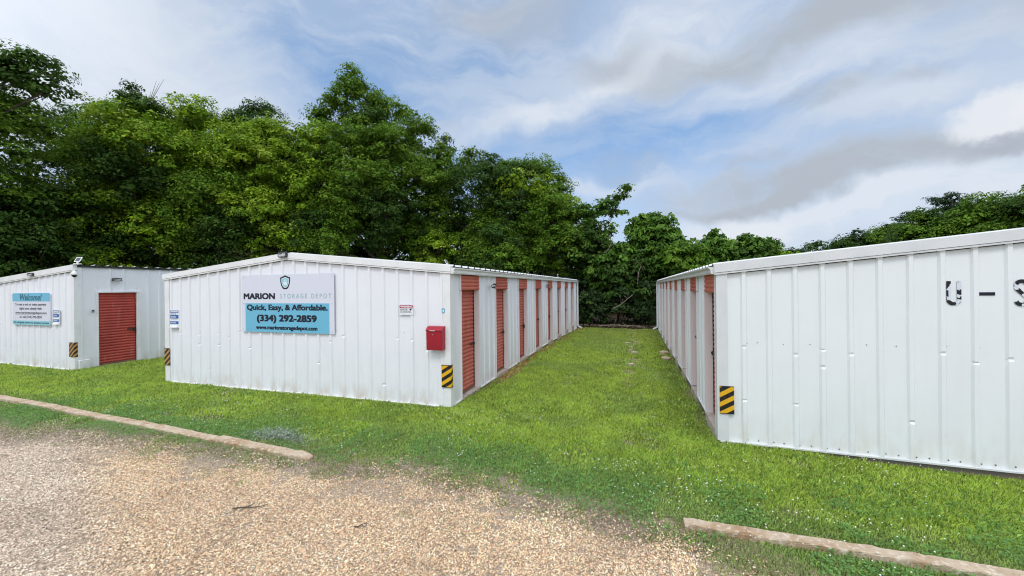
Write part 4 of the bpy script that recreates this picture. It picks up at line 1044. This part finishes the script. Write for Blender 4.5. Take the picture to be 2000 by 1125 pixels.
# ================================================================== vegetation
def unit(v): return v / np.maximum(np.linalg.norm(v, axis=-1, keepdims=True), 1e-9)
def leaf_cards(P, Nn, size, r, asp=.55, droop=0.0):
    n = len(P); rnd = unit(r.normal(0, 1, (n, 3))); u = unit(np.cross(Nn, rnd)); v = np.cross(Nn, u)
    u = unit(u + np.array([0, 0, -droop])); s = size[:, None]
    tip = P + u * s; bs = P - u * s * .8; m1 = P + v * s * asp + Nn * s * .14; m2 = P - v * s * asp + Nn * s * .14
    return np.stack([bs, m1, tip, m2], 1)
def foliage(blobs, r, clump=.55, per=26, leaf=.13, dens=1.0, cols=None, fill=.25, flat=.88, hang=0.0, rough=.16, droop=.3, updens=.5):
    """blobs: (cx,cy,cz,rx,ry,rz[,tintindex]); leaf clumps set over every lobe, with a sparser inside"""
    B = np.array([bb[:6] for bb in blobs], float); TI = [bb[6] if len(bb) > 6 else 0 for bb in blobs]
    allV, allC = [], []
    for bi, q in enumerate(B):
        area = 4 * pi * ((q[3] * q[4]) ** 1.6 / 3 + (q[3] * q[5]) ** 1.6 / 3 + (q[4] * q[5]) ** 1.6 / 3) ** (1 / 1.6)
        n = max(6, int(area * dens / (clump * clump * 1.5)))
        d = unit(r.normal(0, 1, (n, 3))); flip = (d[:, 2] < -.2) & (r.rand(n) < updens); d[flip, 2] *= -1
        lump = 1 + rough * np.sin(d[:, 0] * 5 + bi) * np.cos(d[:, 1] * 4.3 + bi * 2) + r.normal(0, rough * .55, n)
        cpos = q[:3] + d * q[3:6] * lump[:, None]
        ok = np.ones(n, bool)
        for bj, p in enumerate(B):
            if bj == bi: continue
            ok &= (((cpos - p[:3]) / (p[3:6] * .80)) ** 2).sum(1) > 1
        cpos, d = cpos[ok], d[ok]; n = len(cpos)
        if n == 0: continue
        nf = int(n * fill); fi = r.randint(0, n, nf); cin = q[:3] + (cpos[fi] - q[:3]) * r.uniform(.3, .8, (nf, 1))
        cp = np.concatenate([cpos, cin]); dd = np.concatenate([d, d[fi]]); inner = np.concatenate([np.zeros(n), np.ones(nf)])
        m = len(cp); pc = cols[TI[bi]]; cc = pc[r.randint(0, len(pc), m)] * r.uniform(.8, 1.2, (m, 1))
        k = per; R_ = clump * r.uniform(.6, 1.2, m)
        sd_ = unit(r.normal(0, 1, (m, k, 3))); sd_[:, :, 2] = np.where(sd_[:, :, 2] < -.25, -sd_[:, :, 2], sd_[:, :, 2])
        off = sd_ * np.array([.95, .95, .95 * flat]) * R_[:, None, None] * r.uniform(.45, 1.08, (m, k, 1)) ** .6
        off[:, :, 2] -= hang * np.abs(off[:, :, 0])
        pos = cp[:, None] + off + dd[:, None] * (.12 * R_[:, None, None])
        nn_ = unit(sd_ * .9 + dd[:, None] * .35 + np.array([0, 0, .55]) + r.normal(0, .30, (m, k, 3)))
        sz = leaf * r.uniform(.55, 1.35, (m, k)) * r.uniform(.7, 1.35, (m, 1)) * (1 + .5 * inner[:, None])
        V = leaf_cards(pos.reshape(-1, 3), nn_.reshape(-1, 3), sz.ravel(), r, droop=droop)
        c_ = np.repeat(cc, k, 0) * r.uniform(.8, 1.2, (m * k, 1))
        allV.append(V.reshape(-1, 3)); allC.append(c_)
    return np.concatenate(allV), np.concatenate(allC)
LEAVES = [0]
G_yel = np.array([[.235, .37, .024], [.285, .41, .03], [.18, .315, .022], [.27, .38, .04], [.15, .27, .02]])
G_mid = np.array([[.115, .22, .022], [.14, .25, .026], [.09, .18, .018], [.165, .275, .03]])
G_dark = np.array([[.055, .115, .02], [.068, .135, .024], [.045, .092, .018], [.08, .15, .028]])
G_kud = np.array([[.13, .25, .035], [.095, .195, .03], [.17, .30, .045], [.07, .15, .025]])
G_grey = np.array([[.22, .28, .09], [.16, .22, .07], [.27, .32, .12]])
G_blue = np.array([[.045, .085, .035], [.058, .105, .042], [.036, .07, .03]])
G_wood_shade = np.array([[.034, .068, .020], [.026, .054, .017], [.044, .082, .025]])  # shade under the trees is put into these near-black leaf colours
PAL = [G_yel, G_mid, G_dark, G_kud, G_grey, G_blue, G_wood_shade]
def auto_blobs(r, H, R, n, shape='oval', base=.2, ti=(1,), bs=.42, squash=.8):
    out_ = []
    for i in range(n):
        t = base + (1 - base) * (i + .5) / n; t = min(.97, t + r.uniform(-.05, .05)); s = (t - base) / (1 - base)
        if shape == 'oval': env = math.sqrt(max(.05, 1 - (2 * s - 1) ** 2 * .9))
        elif shape == 'pyr': env = max(.16, (1 - s) ** .75) * (1 if s > .12 else .8)
        elif shape == 'mound': env = math.sqrt(max(.04, 1 - s ** 2))
        else: env = .9
        ang = i * 2.4 + r.uniform(-.4, .4); rr = R * env
        br_ = max(.35, rr * bs * r.uniform(.8, 1.25) + R * .06); dist = max(0, rr - br_) * r.uniform(.75, 1.1)
        out_.append((dist * cos(ang), dist * sin(ang), H * t - br_ * squash * (.9 if s > .8 else .3), br_, br_, br_ * squash * r.uniform(.8, 1.1), ti[i % len(ti)]))
    return out_
def trunk_mesh(r, H, tr, blobs, lean=(0, 0), base_limb=.25, trunk_top=.8):
    mb = MB(); n = 9; pts = []
    for k in range(n):
        t = k / (n - 1); pts.append((lean[0] * t + r.uniform(-.12, .12) * t, lean[1] * t + r.uniform(-.12, .12) * t, -.35 + (H * trunk_top + .35) * t))
    mb.tube(pts, [tr * (1.35 if k == 0 else 1) * (1 - .85 * k / (n - 1)) for k in range(n)], 9)
    for bb in blobs:
        z0 = max(H * base_limb * .6, min(bb[2] * .75, H * trunk_top * .9)); f = z0 / (H * trunk_top); p0 = Vector((lean[0] * f, lean[1] * f, z0)); p1 = Vector(bb[:3])
        mid_ = (p0 + p1) / 2 + Vector((r.uniform(-.2, .2), r.uniform(-.2, .2), -.15 * (p1 - p0).length)); tt = tr * (1 - .8 * f)
        mb.tube([p0, p0.lerp(mid_, .5) + Vector((0, 0, .05)), mid_, mid_.lerp(p1, .5), p1], [tt * .5, tt * .42, tt * .34, tt * .24, tt * .1], 6, cap=False)
        for q in range(3):
            d = Vector((r.uniform(-1, 1), r.uniform(-1, 1), r.uniform(-.2, 1))).normalized() * bb[3] * .85
            mb.tube([mid_.lerp(p1, .4 + .2 * q), p1 + d * .5 + Vector((0, 0, .1)), p1 + d], [tt * .16, tt * .1, .012], 5, cap=False)
    return mb
def tree(label, x, y, H, blobs, seed, tr=.22, name='broadleaf_tree', lean=(0, 0), group='trees behind the storage buildings', cat='tree', trunk_top=.8, trunk=True, **fk):
    rp = random.Random(seed); r = np.random.RandomState(seed)
    g = float(gz(x, y)) if abs(x) < 60 else -.3
    T = thing(name, label, cat, (x, y, g), 0, group)
    if trunk: trunk_mesh(rp, H, tr, blobs, lean, trunk_top=trunk_top).obj('trunk', [M_bark], T)
    V, c_ = foliage(blobs, r, cols=PAL, **fk); LEAVES[0] += len(c_)
    me = np_mesh('crown', V, 4, c_); obj('crown', me, M_leaf, T)
    return T
rg = random.Random(11)
def AB(seed, *args, **k): return auto_blobs(random.Random(seed), *args, **k)
def at(azd, dist): return dist * sin(rad(azd)), dist * cos(rad(azd))
# --- far left dark tree
x, y = at(-77.5, 33)
bl_ = AB(1, 15.6, 6.0, 20, 'oval', .22, (2, 2, 1), bs=.36) + [(4.2, 3.2, 12.6, 1.5, 1.5, .8, 2), (5.0, 3.8, 12.0, 1.0, 1.0, .4, 2)]
tree('tall dark green tree cut off by the left edge of the photo', x, y, 16.2, bl_, 1, .42, clump=.62, per=47, leaf=0.097, flat=.75, fill=.5)
# --- feathery dark branch tree between
x, y = at(-67, 40)
tree('sparse dark tree whose thin branches show against the sky beside the far left tree', x, y, 13.6, AB(2, 12.4, 3.2, 10, 'oval', .4, (2, 5)), 2, .2, clump=.6, per=24, leaf=0.076, dens=.5, flat=.6, fill=.1)
# --- low yellow-green at far left
x, y = at(-69, 33)
tree('low yellow-green tree in front of the far left dark tree', x, y, 9.0, AB(3, 8.9, 4.4, 13, 'mound', .2, (0, 1, 2), bs=.36), 3, .16, clump=.55, per=43, leaf=0.090, fill=.5, dens=.9)
# --- yellow green tree 1
x, y = at(-60.3, 34)
bl_ = AB(4, 14.6, 4.8, 19, 'oval', .26, (1, 0, 2, 0), bs=.38) + [(-3.4, -1.6, 11.0, 1.5, 1.5, 1.1, 0), (1.6, 1.0, 13.6, 1.4, 1.4, 1.2, 0), (3.6, 2.4, 11.6, 1.4, 1.4, 1.1, 0)]
tree('yellow-green leafy tree above the roof of the far left building', x, y, 14.8, bl_, 4, .26, clump=.55, per=47, leaf=0.090, fill=.5)
x, y = at(-62.2, 45)
tr_ = tree('dark narrow-topped tree poking up behind the yellow-green one, with bare twigs at its tip', x, y, 20.5, AB(5, 20.2, 4.2, 13, 'pyr', .35, (2, 1), bs=.45), 5, .28, clump=.6, per=39, leaf=0.090, dens=.8, fill=.3, trunk_top=.95)
mb = MB(); rr_ = random.Random(3)
for k in range(9):
    p0 = Vector((.8, .2, 17.2 + rr_.uniform(-.6, .6))); d = Vector((rr_.uniform(.3, 1.6), rr_.uniform(-.6, .6), rr_.uniform(.5, 1.9)))
    mb.tube([p0, p0 + d * .6 + Vector((.1, 0, -.1)), p0 + d * 1.4], [.04, .025, .01], 5)
mb.obj('bare_twigs', [M_dead], tr_)
x, y = at(-65.5, 41)
tree('dark spreading tree with flat layered branches left of the narrow-topped one', x, y, 15.4, [(0, 0, 13.6, 3.0, 3.0, 1.2, 2), (2.4, 1, 14.3, 2.0, 2.0, .9, 2), (-2.2, -.5, 12.6, 1.8, 1.8, .8, 2), (0, 0, 10.5, 3.4, 3.4, 1.8, 2), (1, 0, 7.5, 3.2, 3.2, 2, 2)], 6, .22, clump=.6, per=36, leaf=0.090, fill=.3)
x, y = at(-56.5, 43)
tree('dark green tree behind, between the two yellow-green trees', x, y, 18.4, AB(7, 18.3, 4.8, 14, 'oval', .3, (2, 5, 2)), 7, .25, clump=.6, per=43, leaf=0.097, fill=.4)
x, y = at(-51, 43)
tree('dark rounded tree crown rising just behind the broad yellow-green tree', x, y, 20.2, AB(8, 20.1, 4.4, 14, 'oval', .3, (2, 2, 5)), 8, .25, clump=.6, per=43, leaf=0.097, fill=.4)
# --- broad yellow-green tree 2
x, y = at(-49.2, 31.5)
bl_ = AB(9, 13.9, 4.9, 24, 'oval', .28, (0, 1, 0, 0, 2), bs=.36) + [(3.2, 1.0, 10.2, 1.9, 1.9, 1.3, 0), (2.6, .5, 12.3, 1.5, 1.5, 1.1, 0), (-2.2, 0, 12.8, 1.5, 1.5, 1.1, 0), (3.4, 1.6, 7.0, 1.7, 1.7, 1.2, 1)]
tree('broad bright yellow-green tree behind the gable of the middle building', x, y, 14.2, bl_, 9, .3, clump=.55, per=49, leaf=0.090, fill=.5)
x, y = at(-55, 31)
tree('shaggy grey-green vine-hung tree between the two yellow-green ones', x, y, 10.8, AB(10, 10.6, 3.2, 14, 'oval', .22, (4, 1, 2), bs=.42), 10, .16, clump=.5, per=43, leaf=0.076, fill=.5, hang=.5)
x, y = at(-44.3, 29)
tree('small drab green tree low behind the middle building roof ridge', x, y, 8.4, AB(12, 8.3, 2.6, 12, 'oval', .22, (4, 2, 1), bs=.42), 12, .14, clump=.5, per=43, leaf=0.076, fill=.5)
# --- tall mid-green tree
x, y = at(-36.8, 31)
bl_ = AB(13, 15.6, 5.6, 24, 'oval', .34, (1, 1, 2), bs=.33) + [(-1.9, -.8, 16.6, 1.3, 1.3, 1.3, 1), (-1.6, -.7, 18.1, .75, .75, .85, 1), (-1.9, -.8, 17.3, 1.0, 1.0, .9, 1), (-.9, -.3, 17.0, .9, .9, .8, 1), (-2.8, -1.2, 15.9, 1.0, 1.0, .9, 1), (-.5, 0, 15.9, 1.5, 1.5, 1.2, 1), (1.0, .5, 15.4, 1.5, 1.5, 1.1, 1), (2.6, 1.2, 14.4, 1.3, 1.3, 1.1, 1), (-3.4, -1.5, 14.8, 1.2, 1.2, 1.1, 1), (4.3, 2.0, 12.6, .9, .9, 1.3, 1), (4.3, 1.9, 10.5, 1.4, 1.4, 1.4, 1)]
tree('tallest mid-green tree with a pointed top, behind the middle building', x, y, 17.2, bl_, 13, .42, clump=.50, per=47, leaf=0.086, fill=.4, dens=1.0)
x, y = at(-29, 30)
tree('upright green tree leaning against the right flank of the tallest tree', x, y, 12.4, AB(14, 12.3, 3.4, 16, 'pyr', .2, (1, 1, 0), bs=.42), 14, .2, clump=.5, per=47, leaf=0.082, fill=.5)
x, y = at(-23.5, 30.5)
bl_ = AB(15, 13.2, 4.0, 17, 'oval', .38, (1, 2, 1), bs=.36)
tree('green tree with a wispy open top, right of the tallest tree', x, y, 12.6, bl_, 15, .2, clump=.5, per=39, leaf=0.082, fill=.45, dens=.9)
x, y = at(-16, 30.5)
bl_ = AB(16, 13.0, 4.1, 18, 'oval', .36, (1, 1, 0, 2), bs=.36) + [(2.4, .4, 9.8, 1.4, 1.4, 1.0, 1), (3.0, .4, 8.2, 1.5, 1.5, 1.2, 0)]
tree('rounded green tree behind the far end of the middle building', x, y, 12.2, bl_, 16, .22, clump=.5, per=47, leaf=0.082, fill=.5)
x, y = at(-12, 29)
tree('shorter yellow-tinged tree at the left side of the alley end', x, y, 8.6, AB(17, 10.0, 3.1, 13, 'oval', .36, (0, 1, 1), bs=.38), 17, .16, clump=.48, per=47, leaf=0.082, fill=.5)
x, y = at(-20, 27.5)
tree('low dark green tree just above the middle building eave', x, y, 7.2, AB(18, 7.1, 2.8, 14, 'mound', .38, (2, 1), bs=.4), 18, .14, clump=.5, per=47, leaf=0.082, fill=.5)
x, y = at(-27.5, 27)
if 0: tree('bushy green tree low behind the middle building, below the tallest tree', x, y, 7.6, AB(19, 7.5, 2.8, 14, 'mound', .3, (2, 1), bs=.4), 19, .14, clump=.5, per=47, leaf=0.082, fill=.5)
# --- leaning branch tree
x, y = at(-6.5, 28.5)
bl_ = AB(20, 7.2, 2.2, 11, 'oval', .46, (3, 2), bs=.45) + [(.3, 0, 7.7, 1.0, 1.0, .5, 3), (1.3, 0, 8.2, .75, .7, .26, 3), (2.2, .1, 8.6, .5, .5, .20, 3), (2.75, .1, 9.15, .30, .32, .22, 3), (1.9, .2, 7.6, .6, .6, .18, 3), (-.9, 0, 7.6, .7, .7, .6, 3)]
tree('tree with a leafy branch reaching up to the right above the alley end', x, y, 8.4, bl_, 20, .18, lean=(.6, 0), clump=.42, per=22, leaf=.13, fill=.3)
# --- vine-smothered mounds
for i, (azd, dist, H, R, lab, ti) in enumerate(((2.2, 28.5, 7.5, 2.3, 'vine-smothered tree with a rounded top right of the alley end', (3,)),
        (-2.2, 27.0, 5.2, 2.0, 'dark vine-covered thicket straight above the alley end', (2, 3, 2)),
        (6.5, 27.5, 5.2, 2.6, 'lower vine-covered mound over the back corner of the right building', (3, 1)),
        (10.5, 29, 5.9, 2.4, 'vine-covered mound behind the right building, farther right', (3,)),
        (14.2, 30, 5.7, 2.6, 'dark domed vine mound behind the right building roof slope', (3, 2)),
        (17.6, 30, 4.6, 2.2, 'bright green vine mound at the right end of the near thicket', (0, 3)))):
    x, y = at(azd, dist)
    tree(lab, x, y, H, AB(30 + i, H, R, 13, 'mound', .50 if abs(azd) < 7 else .34, ti, bs=.45), 30 + i, .16, 'vine_covered_tree', clump=.42, per=22, leaf=.165, fill=.5, droop=.7, flat=.8, group='vine-covered trees at the alley end', trunk_top=.6)
# --- understorey at the alley end
for i, (x, y, H, R, lab) in enumerate(((-2.6, 24.6, 2.6, 1.3, 'dark low bush at the left side of the alley end'), (-.9, 25.2, 3.0, 1.5, 'dark low bush in the middle of the alley end'),
                                       (.9, 24.9, 3.4, 1.4, 'leafy bush at the alley end beside the right building'), (-4.4, 25, 3.2, 1.6, 'dark bush behind the back corner of the middle building'))):
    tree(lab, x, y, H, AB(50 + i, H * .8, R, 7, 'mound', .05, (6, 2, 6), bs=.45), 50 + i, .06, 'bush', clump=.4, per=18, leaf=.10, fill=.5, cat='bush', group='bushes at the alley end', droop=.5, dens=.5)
# --- distant right
x, y = at(20.3, 62)
tree('far small dark tree just above the right building roof', x, y, 8.2, AB(60, 8.1, 2.8, 8, 'oval', .1, (5, 2)), 60, .2, clump=.8, per=37, leaf=0.136, fill=.5, group='distant trees beyond the right building')
x, y = at(22.5, 70)
tree('far rounded grey-green tree right of the small dark one', x, y, 8.4, AB(61, 8.4, 3.6, 10, 'mound', .1, (5, 2)), 61, .2, clump=.9, per=37, leaf=0.136, fill=.5, group='distant trees beyond the right building')
x, y = at(16.2, 55)
tree('far open-topped tree rising behind the end of the vine mounds', x, y, 7.9, AB(62, 7.8, 2.6, 10, 'oval', .1, (2, 5)), 62, .2, clump=.8, per=34, leaf=0.124, fill=.4, group='distant trees beyond the right building')
def pine(label, x, y, H, seed, spread=3.0):
    rp = random.Random(seed); bl_ = []
    for k in range(13):
        t = .45 + .55 * k / 12; ang = k * 2.4 + rp.uniform(-.5, .5); rr = spread * (1.05 - t) * 1.5 + .3; rr *= rp.uniform(.6, 1.2)
        bl_.append((rr * cos(ang), rr * sin(ang), H * t - .5, rp.uniform(.9, 1.5), rp.uniform(.9, 1.5), rp.uniform(.55, .85), 5))
    tree(label, x, y, H, bl_, seed, .24, 'pine_tree', clump=.55, per=51, leaf=0.087, fill=.4, group='distant pines on the right', trunk_top=.97, flat=.4)
for azd, dist, H, sd_, lab in ((31.2, 62, 11.6, 70, 'tallest distant pine with clumped dark top'), (28.4, 63, 10.0, 71, 'distant pine left of the tallest one'), (33.4, 64, 10.6, 72, 'distant pine right of the tallest one'), (35.2, 60, 10.2, 73, 'distant pine at the right edge of the photo')):
    x, y = at(azd, dist); pine(lab, x, y, H, sd_)
for i, (azd, dist, H, R, ti, lab) in enumerate(((24.4, 58, 8.2, 3.2, (2, 5), 'distant dark tree at the left end of the far right group'), (26.8, 56, 8.8, 3.0, (1, 2), 'distant open tree beside the dark one'),
        (29.6, 50, 8.9, 3.2, (1, 2), 'distant green tree in front of the tallest pine'), (33.0, 50, 9.7, 3.6, (1, 1, 2), 'distant broad green tree near the right edge'), (36.2, 48, 9.6, 3.6, (2, 1), 'distant green tree cut off by the right edge'), (22.6, 60, 7.2, 2.8, (5, 2), 'distant low tree left of the far right group'))):
    x, y = at(azd, dist)
    tree(lab, x, y, H, AB(80 + i, H, R * 1.25, 16, 'mound', .1, ti, bs=.46), 80 + i, .2, dens=1.5, rough=.22, clump=.75, per=40, leaf=0.118, fill=.5, group='distant trees beyond the right building')
# --- dark woods further back, one mass, shade put into the leaf colour
r = np.random.RandomState(99); bl_ = []
for k in range(64):
    azd = -82 + k * 1.60; dist = r.uniform(36, 41) if azd < 3 else r.uniform(34, 40); x, y = at(azd, dist)
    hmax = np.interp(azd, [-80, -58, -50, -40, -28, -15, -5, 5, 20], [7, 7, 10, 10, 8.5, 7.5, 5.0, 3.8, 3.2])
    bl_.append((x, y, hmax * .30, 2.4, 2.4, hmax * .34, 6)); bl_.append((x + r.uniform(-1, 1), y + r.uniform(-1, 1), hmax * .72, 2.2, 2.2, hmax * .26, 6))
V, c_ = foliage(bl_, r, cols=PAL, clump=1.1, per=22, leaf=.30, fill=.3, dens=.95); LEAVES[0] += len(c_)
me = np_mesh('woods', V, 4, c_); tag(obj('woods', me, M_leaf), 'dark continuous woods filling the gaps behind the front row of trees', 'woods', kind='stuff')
# undergrowth and litter at the wood's edge
bl_ = []
for k in range(40):
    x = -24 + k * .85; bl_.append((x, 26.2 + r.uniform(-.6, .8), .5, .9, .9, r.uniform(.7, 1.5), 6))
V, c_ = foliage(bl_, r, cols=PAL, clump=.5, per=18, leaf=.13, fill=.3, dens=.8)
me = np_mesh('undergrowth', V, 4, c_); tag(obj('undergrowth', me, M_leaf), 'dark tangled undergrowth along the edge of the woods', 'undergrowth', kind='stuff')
n = 5000; x = r.uniform(-5, 3, n); y = 22.75 + np.abs(r.normal(0, .7, n)); P = np.stack([x, y, gz(x, y) + .02 + r.uniform(0, .08, n)], 1)
V = leaf_cards(P, unit(np.stack([r.normal(0, .5, n), r.normal(0, .5, n), np.ones(n)], 1)), r.uniform(.03, .08, n), r)
pal = np.array([[.13, .10, .06], [.07, .05, .03], [.22, .17, .12], [.04, .035, .02]]); me = np_mesh('leaf_litter', V.reshape(-1, 3), 4, pal[r.randint(0, 4, n)])
tag(obj('leaf_litter', me, M_peb), 'brown leaf litter at the far end of the alley', 'leaf litter', kind='stuff')
# dead branches
def dead(x, y, z, pts, rad0, label):
    mb = MB(); n = len(pts); mb.tube(pts, [rad0 * (1 - .7 * k / (n - 1)) for k in range(n)], 6)
    mb.tube([pts[1], tuple(np.array(pts[1]) + np.array([.15, -.1, .35]))], [rad0 * .5, rad0 * .2], 5)
    mb.tube([pts[2], tuple(np.array(pts[2]) + np.array([-.22, -.05, .20]))], [rad0 * .45, rad0 * .15], 5)
    o = mb.obj('dead_branch', [M_dead], None, loc=(x, y, z)); tag(o, label, 'branch', 'bleached dead branches at the alley end')
dead(-1.3, 23.0, -.1, [(0, 0, .9), (.5, 0, 1.15), (.9, .05, 1.5), (1.2, .1, 1.75)], .03, 'pale dead branch slanting up low in the dark alley end')
dead(-1.6, 23.2, 0, [(-.1, 0, 4.1), (.15, 0, 4.3), (.35, .1, 4.8), (.45, .2, 5.2)], .028, 'pale dead branch hanging above the alley end, left')
dead(.15, 23.4, 0, [(0, 0, 2.2), (.05, .0, 2.9), (.2, .1, 3.35), (.45, .1, 2.6)], .025, 'pale arched dead branch beside the right building end')
dead(-2.0, 22.9, -.22, [(0, 0, .06), (.8, .1, .10), (1.5, 0, .08), (2.4, .15, .07)], .035, 'fallen pale branch lying across the end of the grass')
# silvery weed by the curb end
r = np.random.RandomState(8); n = 900; wx, wy = -4.85, 4.18
x = r.normal(0, .30, n); y = r.normal(0, .09, n); z = np.abs(r.normal(.05, .035, n)) * np.exp(-(x / .5) ** 2)
P = np.stack([x, y, z + .01], 1); V = leaf_cards(P, unit(r.normal(0, 1, (n, 3)) + np.array([0, -.3, .6])), r.uniform(.012, .035, n), r, asp=.22)
pal = np.array([[.44, .50, .42], [.34, .42, .34], [.56, .60, .54], [.20, .26, .14]]); me = np_mesh('leaves', V.reshape(-1, 3), 4, pal[r.randint(0, 4, n)])
T = thing('weed_clump', 'silvery grey-green weed clump behind the short curb piece', 'weed', (wx, wy, float(gz(wx, wy)))); obj('leaves', me, M_grass, T)
mb = MB(); rr_ = random.Random(2)
for k in range(16): mb.tube([(rr_.gauss(0, .2), rr_.gauss(0, .05), 0), (rr_.gauss(0, .28), rr_.gauss(0, .07), rr_.uniform(.05, .11))], [.004, .002], 4)
mb.obj('stems', [mat('weed_stem', (.22, .26, .19), .8, .2)], T)
print('leaves', LEAVES[0], 'grass', len(Tn), 'pebbles', len(Ta) // 5)
